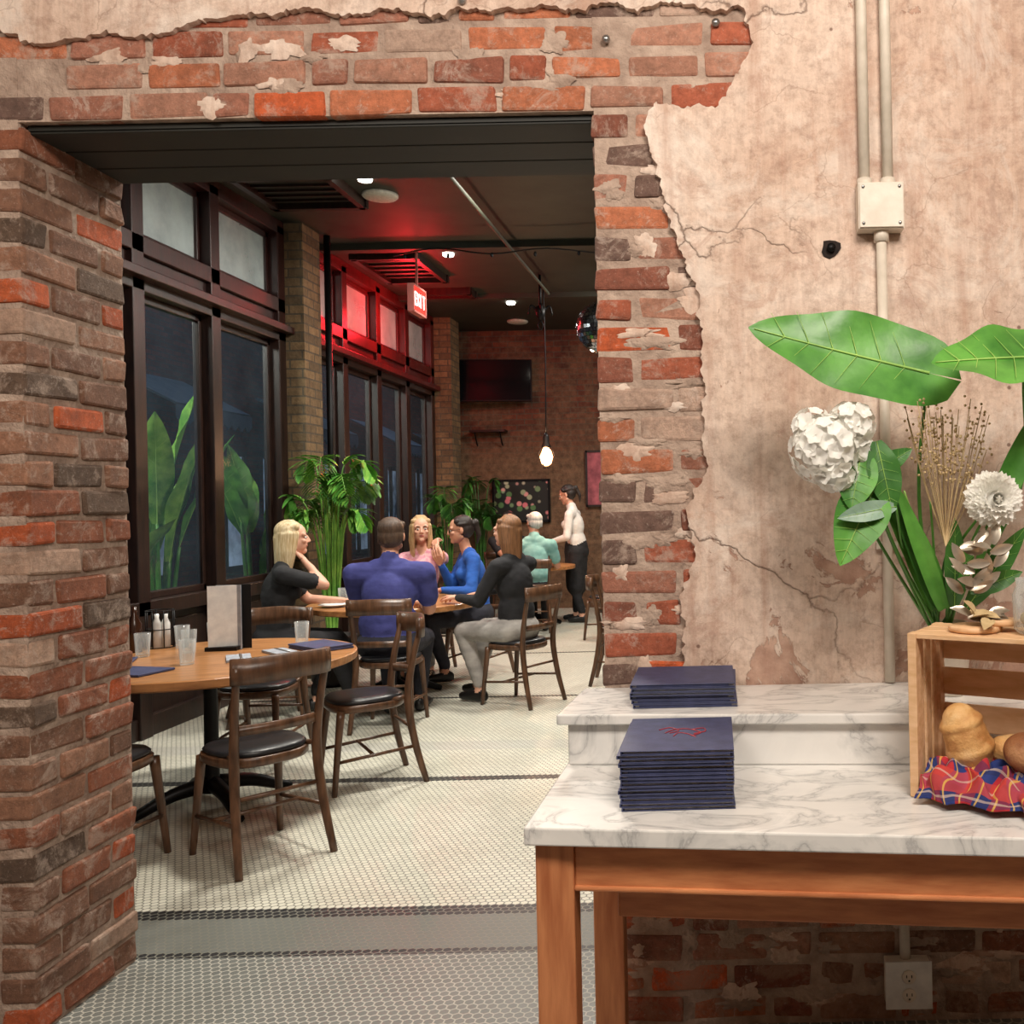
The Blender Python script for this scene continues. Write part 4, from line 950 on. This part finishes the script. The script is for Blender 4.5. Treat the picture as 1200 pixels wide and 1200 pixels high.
def hydra(c,r,n):
    c=V3(*c); m.ell(c,(r*.9,)*3,M_PETAL)
    for k in range(n):
        zz=1-2*(k+.5)/n; a=k*2.39996; s_=math.sqrt(1-zz*zz); d=V3(s_*math.cos(a)+U(-.14,.14),s_*math.sin(a)+U(-.14,.14),zz+U(-.14,.14)).normalized()
        if d.y>.45: continue
        p=c+d*r*U(.9,1.12); t1=d.cross(V3(.3,.2,1)).normalized(); t2=d.cross(t1); a0=R()*6; sz=U(.85,1.2)
        for q in range(5):
            a=a0+q*math.pi*.4; v=(t1*math.cos(a)+t2*math.sin(a)+d*.55).normalized(); m.leaf(p,p+v*.023*sz,.020*sz,M_PETAL,up=tuple(d),shape='petal',nu=6,nv=4,fold=.12,droop=.18)
hydra((.245,2.3,1.605),.072,80); hydra((.31,2.31,1.66),.048,40); hydra((.215,2.31,1.655),.038,26); hydra((.265,2.29,1.55),.042,30); hydra((.325,2.32,1.60),.03,18)
c=V3(.632,2.24,1.474)
m.ell(c,(.045,.04,.045),M_PETAL)
for ring in range(8):
    th=.1+ring*.24; k=6+ring*6
    for j in range(k):
        a=2*math.pi*j/k+ring*.3; d=V3(math.sin(th)*math.cos(a),-math.cos(th),math.sin(th)*math.sin(a)); m.leaf(c+d*.02,c+d*(.066+U(-.006,.006)),.019,M_PETAL,up=tuple(V3(0,-1,0)+d*.1+V3(.01,.02,0)),shape='petal',nu=6,nv=3,fold=.25,droop=-.08)
stem((.632,2.26,1.46))
for k in range(26):
    a=U(-.3,.4); L=U(.25,.36); b=V3(.54,2.33,1.36); t=b+V3(math.sin(a)*L,U(-.08,.06),math.cos(a)*L); m.tube([tuple(b),tuple(b.lerp(t,.5)+V3(a*.02,0,0)),tuple(t)],.0011,M_DRIED,4,3)
    for q in range(12):
        p=b.lerp(t,U(.5,1))+V3(U(-.025,.025),U(-.02,.02),U(-.01,.02)); m.ell(p,(.0035,)*3,M_DRIED,seg=6,rings=4)
for k in range(22):
    b=V3(U(.55,.63),2.22,U(1.25,1.37)); d=V3(U(-1,1),U(-.5,.1),U(-.2,1)).normalized(); m.leaf(b,b+d*.055,.024,M_GOLD,up=(U(-.5,.5),-1,U(-.3,.5)),nu=6,nv=3,droop=.2)
m.tube([(.60,2.24,1.4),(.58,2.26,1.28),(.56,2.3,1.2)],.003,M_GOLD,5,4)
m.obj('flower_arrangement',fixn=False)
# ------------------------------------------------------------ lights
def area(name,loc,tgt,size,e,col):
    d=bpy.data.lights.new(name,'AREA'); d.energy=e; d.color=col; d.size=size
    o=bpy.data.objects.new(name,d); bpy.context.collection.objects.link(o); o.location=loc
    o.rotation_euler=(Vector(tgt)-Vector(loc)).to_track_quat('-Z','Y').to_euler()
def point(name,loc,e,col,r=.05):
    d=bpy.data.lights.new(name,'POINT'); d.energy=e; d.color=col; d.shadow_soft_size=r
    o=bpy.data.objects.new(name,d); bpy.context.collection.objects.link(o); o.location=loc
def spot(name,loc,e,col,ang=100,r=.08):
    d=bpy.data.lights.new(name,'SPOT'); d.energy=e; d.color=col; d.spot_size=D(ang); d.spot_blend=.7; d.shadow_soft_size=r
    o=bpy.data.objects.new(name,d); bpy.context.collection.objects.link(o); o.location=loc
WA=(1,.895,.785); WB=(1,.94,.84)
area('front_ceiling_lamp',(.6,.3,3.55),(.25,2.6,1.3),1.0,122,WA)
area('front_ceiling_lamp_left',(-1.4,.3,3.55),(-1.6,2.8,1.3),1.0,60,WA)
area('dining_lamp_near',(-1.6,4.9,3.88),(-1.6,4.9,0),.5,124,WB)
area('dining_lamp_mid',(-1.4,7.4,3.88),(-1.9,7.4,0),.5,112,WB)
area('dining_lamp_far',(-.6,10.6,3.88),(-1.6,11,0),.6,84,WB)
for x,y in[(-2.67,7.2),(-2.7,9.4),(-2.6,11.6)]: spot('downlight_beam',(x,y,3.95),70,WB,95)
point('pendant_glow',(-2.03,10.6,2.02),40,(1,.58,.33),.08)
point('exit_glow',(-3.12,9.5,3.55),6,(1,.04,.03),.08); point('exit_red_fill',(-3.42,10.5,3.52),50,(1,.02,.03),.1)  # second light is added away from the sign to redden the window frame
area('street_lamp_light',(-6.2,13,6.5),(-8.5,14,1.5),2,45,(.6,.76,1)); area('street_lamp_far',(-6.2,22,6.5),(-8.5,22,1.5),2,70,(.6,.76,1))
area('plant_fill_light',(-5.6,6.2,3.6),(-4.5,8.2,1.2),.8,90,(.95,1,.90))  # added fill that brightens the outside plants, no lamp stands here
w=bpy.data.worlds.new('night'); bpy.context.scene.world=w; w.use_nodes=True
w.node_tree.nodes['Background'].inputs[0].default_value=(.12,.16,.24,1); w.node_tree.nodes['Background'].inputs[1].default_value=.12
# ------------------------------------------------------------ camera
cd=bpy.data.cameras.new('camera'); cam=bpy.data.objects.new('camera',cd); bpy.context.collection.objects.link(cam)
cd.sensor_width=36; cd.lens=36*1110/1200; cd.shift_x=-250/1200; cd.shift_y=-12/1200; cd.clip_start=.05
cam.matrix_world=Matrix.Translation((0,0,1.48))@Matrix.Rotation(math.pi/2,4,'X')@Matrix.Rotation(-.02,4,'Z')
bpy.context.scene.camera=cam
bpy.context.scene.view_settings.view_transform='Standard'
